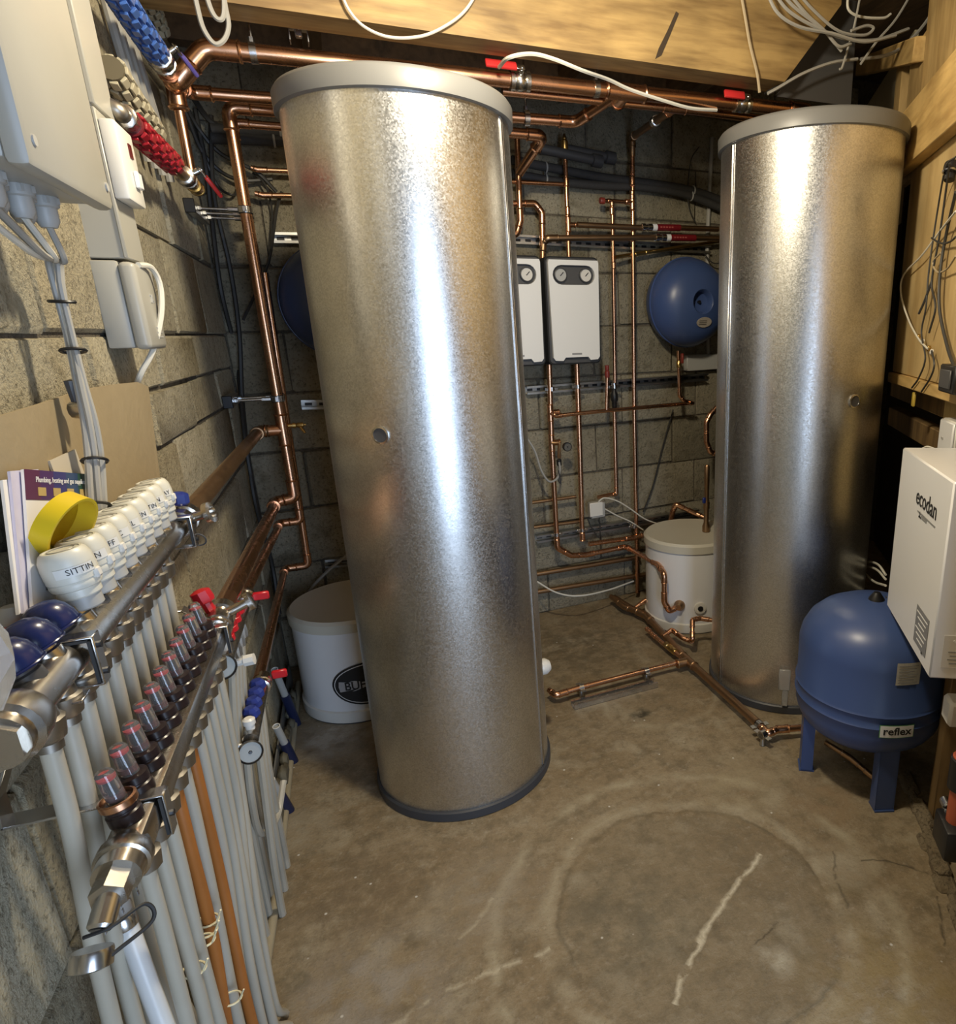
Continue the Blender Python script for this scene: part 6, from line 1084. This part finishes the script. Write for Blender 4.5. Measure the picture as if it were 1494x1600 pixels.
tang = [([(1195, -20), (1215, 20), (1250, 42), (1300, 52), (1350, 65), (1400, 55)], .0055), ([(1205, -20), (1230, 15), (1270, 40), (1320, 60), (1370, 62), (1420, 45)], .0055), ([(1215, -20), (1240, 10), (1285, 45), (1310, 72), (1330, 68)], .0055), ([(1225, -20), (1260, 22), (1290, 50), (1315, 80)], .0055), ([(1240, -20), (1270, 15), (1310, 48), (1350, 55), (1365, 45), (1355, 40), (1330, 48)], .005),
        ([(1345, -10), (1335, 40), (1325, 75), (1316, 105), (1312, 108)], .004), ([(1430, -20), (1400, 30), (1370, 65), (1345, 100)], .0045), ([(1340, 92), (1300, 98), (1255, 115), (1215, 138), (1200, 146)], .0055), ([(1325, -10), (1326, 15), (1345, 26), (1380, 28), (1392, 22)], .0045), ([(1470, -10), (1450, 30), (1420, 65), (1390, 85), (1345, 92)], .006), ([(1205, -10), (1225, 40), (1245, 75), (1235, 120), (1195, 146)], .004)]
tl = ['outermost grey cable of the tangle at the upper right', 'second grey cable of the tangle at the upper right', 'third grey cable of the tangle at the upper right', 'fourth grey cable of the tangle at the upper right', 'grey cable of the tangle ending in a small loop', 'grey cable hanging with a hooked end above the rear cylinder', 'grey cable slanting across the dark gap at the upper right', 'grey cable running down to the copper main from the tangle', 'short white cable bent under the roof at the upper right', 'grey cable sweeping in front of the upright boards', 'thin dark cable along the cut end of the beam']
for i, ((lst, r_), lab) in enumerate(zip(tang, tl)): cable(yc(lst, 2.16 + 0.012 * i), r_, M_cable if i not in (8, 10) else (M_wcable if i == 8 else M_dcable), lab)
# ================================================================== RIGHT WALL SMALL THINGS
def rc(lst, o=0.019): return [atR(x, y, o if not q else q[0]) for x, y, *q in lst]
wires = [([(1494, 245, .05), (1478, 262, .04), (1465, 330), (1452, 420), (1447, 480), (1440, 520), (1446, 560), (1436, 590), (1425, 606)], .003, M_dcable, 'thin black wire at the left of the plywood panel'), ([(1494, 300, .05), (1480, 360), (1470, 420), (1468, 480), (1480, 540), (1494, 580, .04)], .005, M_dcable, 'thick black cable bowing down the plywood panel'), ([(1484, 255, .05), (1478, 300, .03), (1468, 370), (1456, 440), (1462, 480), (1452, 520)], .0035, M_dcable, 'black wire crossing the middle of the plywood panel'),
         ([(1494, 330, .05), (1470, 360), (1440, 400), (1412, 430), (1408, 460), (1420, 500), (1436, 530), (1450, 545)], .0032, M_wcable, 'thin white wire looping across the plywood panel'), ([(1494, 400, .04), (1480, 420), (1465, 425), (1458, 410), (1470, 395)], .003, mat('tan_cable', (0.40, 0.32, 0.20), 0.5), 'tan wire with a small loop on the plywood panel'), ([(1456, 548), (1460, 570), (1454, 590), (1440, 612)], .003, M_dcable, 'short black wire ending at the yellow connector'), ([(1456, 440), (1445, 470), (1436, 490)], .004, M_dgrey, 'short grey lead with a plug on the plywood panel'), ([(1494, 370, .04), (1484, 378), (1470, 380), (1456, 372)], .0032, M_dcable, 'black wire running off the plywood panel to the right')]
for lst, r_, mt_, lab in wires: cable(rc(lst), r_, mt_, lab, n=6)
t = thing('cable_gland', atR(1486, 262, .03), 'black cable gland near the top of the plywood panel', 'gland'); MB().lathe([(0.020, 0), (0.022, 0.01), (0.022, 0.025), (0.015, 0.03), (0.015, 0.05), (0, 0.051)], atR(1488, 255, .02), (-0.3, -0.2, -1), 12).build('body', M_black, t); MB().ring(atR(1484, 268, .03), (-0.3, -0.2, -1), 0.018, 0.003, 14, 5).build('ring', M_chrome, t)
t = thing('wire_connector', atR(1452, 545, .02), 'cluster of small clear wire connectors on the plywood panel', 'connector')
for i, (x, y) in enumerate(((1436, 526), (1442, 534), (1452, 544), (1456, 550))): MB().box(atR(x, y, .014), (0.016, 0.010, 0.012), ax=((RD - UZ).normalized(), -RN, (RD + UZ).normalized()), bev=.002).build('connector_block', M_white if i % 2 else M_brass, t)
tag(MB().box(atR(1428, 624, .0), (0.022, 0.010, 0.050), ax=(RD, -RN, UZ), bev=.003).build('yellow_connector', mat('ochre_plastic', (0.50, 0.36, 0.06), 0.4)), 'yellow plastic connector hanging below the plywood panel', 'connector')
t = thing('black_socket', atR(1488, 600, .02), 'black socket box at the lower edge of the plywood panel', 'socket'); c_ = atR(1494, 592, .03); MB().box(c_, (0.13, 0.05, 0.075), ax=(RD, -RN, UZ), bev=.004).build('box', M_black, t); MB().box(c_ - RN * .028, (0.09, 0.006, 0.05), ax=(RD, -RN, UZ), bev=.002).build('face', M_dgrey, t)
t = thing('wall_switch', atR(1488, 715, -.06), 'white switch box above the white control box', 'switch'); c_ = atR(1494, 686, -.05); MB().box(c_, (0.13, 0.05, 0.115), ax=(RD, -RN, UZ), bev=.004).build('back_box', M_white, t); f_ = MB().box(c_ - RN * .028, (0.125, 0.010, 0.11), ax=(RD, -RN, UZ), bev=.004).build('face_plate', M_whitepaint, t); MB().box(c_ - RN * .034 + RD * .02, (0.02, 0.002, 0.006), ax=(RD, -RN, UZ)).build('switch_mark', M_lgrey, f_)
cable(rc([(1436, 704, .05), (1450, 698, .02), (1470, 706, .0), (1494, 716, -.02)]), 0.003, M_wcable, 'thin white cable lying on the white control box')
for i, lst in enumerate(([(1384, 905), (1370, 890), (1352, 885), (1335, 890)], [(1384, 915), (1365, 908), (1345, 890), (1330, 886)], [(1382, 930), (1360, 925), (1345, 930)], [(1384, 898), (1372, 882), (1355, 878), (1338, 884)])):
    cable([atR(x, y, .05) for x, y in lst], 0.0045, M_wcable, ['white cable', 'second white cable', 'lowest white cable', 'topmost white cable'][i] + ' emerging behind the blue floor vessel and control box')
# circulation pump pieces at the right edge
t = thing('circulator_pump', rw(-0.30, 0.06, 0.03), 'black circulator pump with orange red pipes at the right edge', 'pump'); b_ = rw(-0.285, 0.045, 0)
pp = atR(1490, 1300, .06); MB().box(pp + UZ * -.01, (0.10, 0.07, 0.09), ax=(RD, -RN, UZ), bev=.012, seg=2).build('motor_body', M_black, t)
MB().lathe([(0.022, 0.0), (0.022, 0.10), (0.026, 0.102), (0.026, 0.19), (0.021, 0.192), (0.021, 0.30)], pp + UZ * 0.03, UZ, 16).build('orange_pipe', mat('orange_red', (0.42, 0.10, 0.045), 0.45), t); MB().lathe([(0.027, 0.10), (0.030, 0.102), (0.030, 0.185), (0.027, 0.187)], pp + UZ * 0.03, UZ, 16).build('black_sleeve', M_black, t)
MB().lathe([(0.010, 0), (0.014, 0.004), (0.014, 0.03), (0.009, 0.035)], pp + RD * 0.05 + UZ * 0.03, RD, 10).build('union', M_chrome, t)
tag(MB().box(atR(1497, 1110, .05), (0.06, 0.06, 0.07), ax=(RD, -RN, UZ), bev=.008).build('white_housing', M_white), 'corner of a white plastic housing at the right edge', 'housing')
copper([atZ(1290, 1160, 0.10), atZ(1330, 1185, 0.09), atZ(1365, 1215, .07), atZ(1385, 1222, .05)], 0.009, 'thin copper pipe under the blue floor vessel', mt=M_copper_dull)
e3, zz = az(CB, 1226, 1060, RB); pq = CB + V((cos(e3), sin(e3), 0)) * (RB + 0.012) + UZ * zz; mb = MB(); ex = V((cos(e3), sin(e3), 0)); tx = V((-sin(e3), cos(e3), 0)); mb.box(pq, (0.012, 0.045, 0.09), ax=(ex, tx, UZ), bev=0.004); mb.box(pq - UZ * 0.08 + tx * .005, (0.008, 0.022, 0.07), ax=(ex, tx, UZ), bev=0.003); tag(mb.build('fittings_bag', M_polythene), 'clear plastic bag of fittings stuck on the rear cylinder near the floor', 'bag')
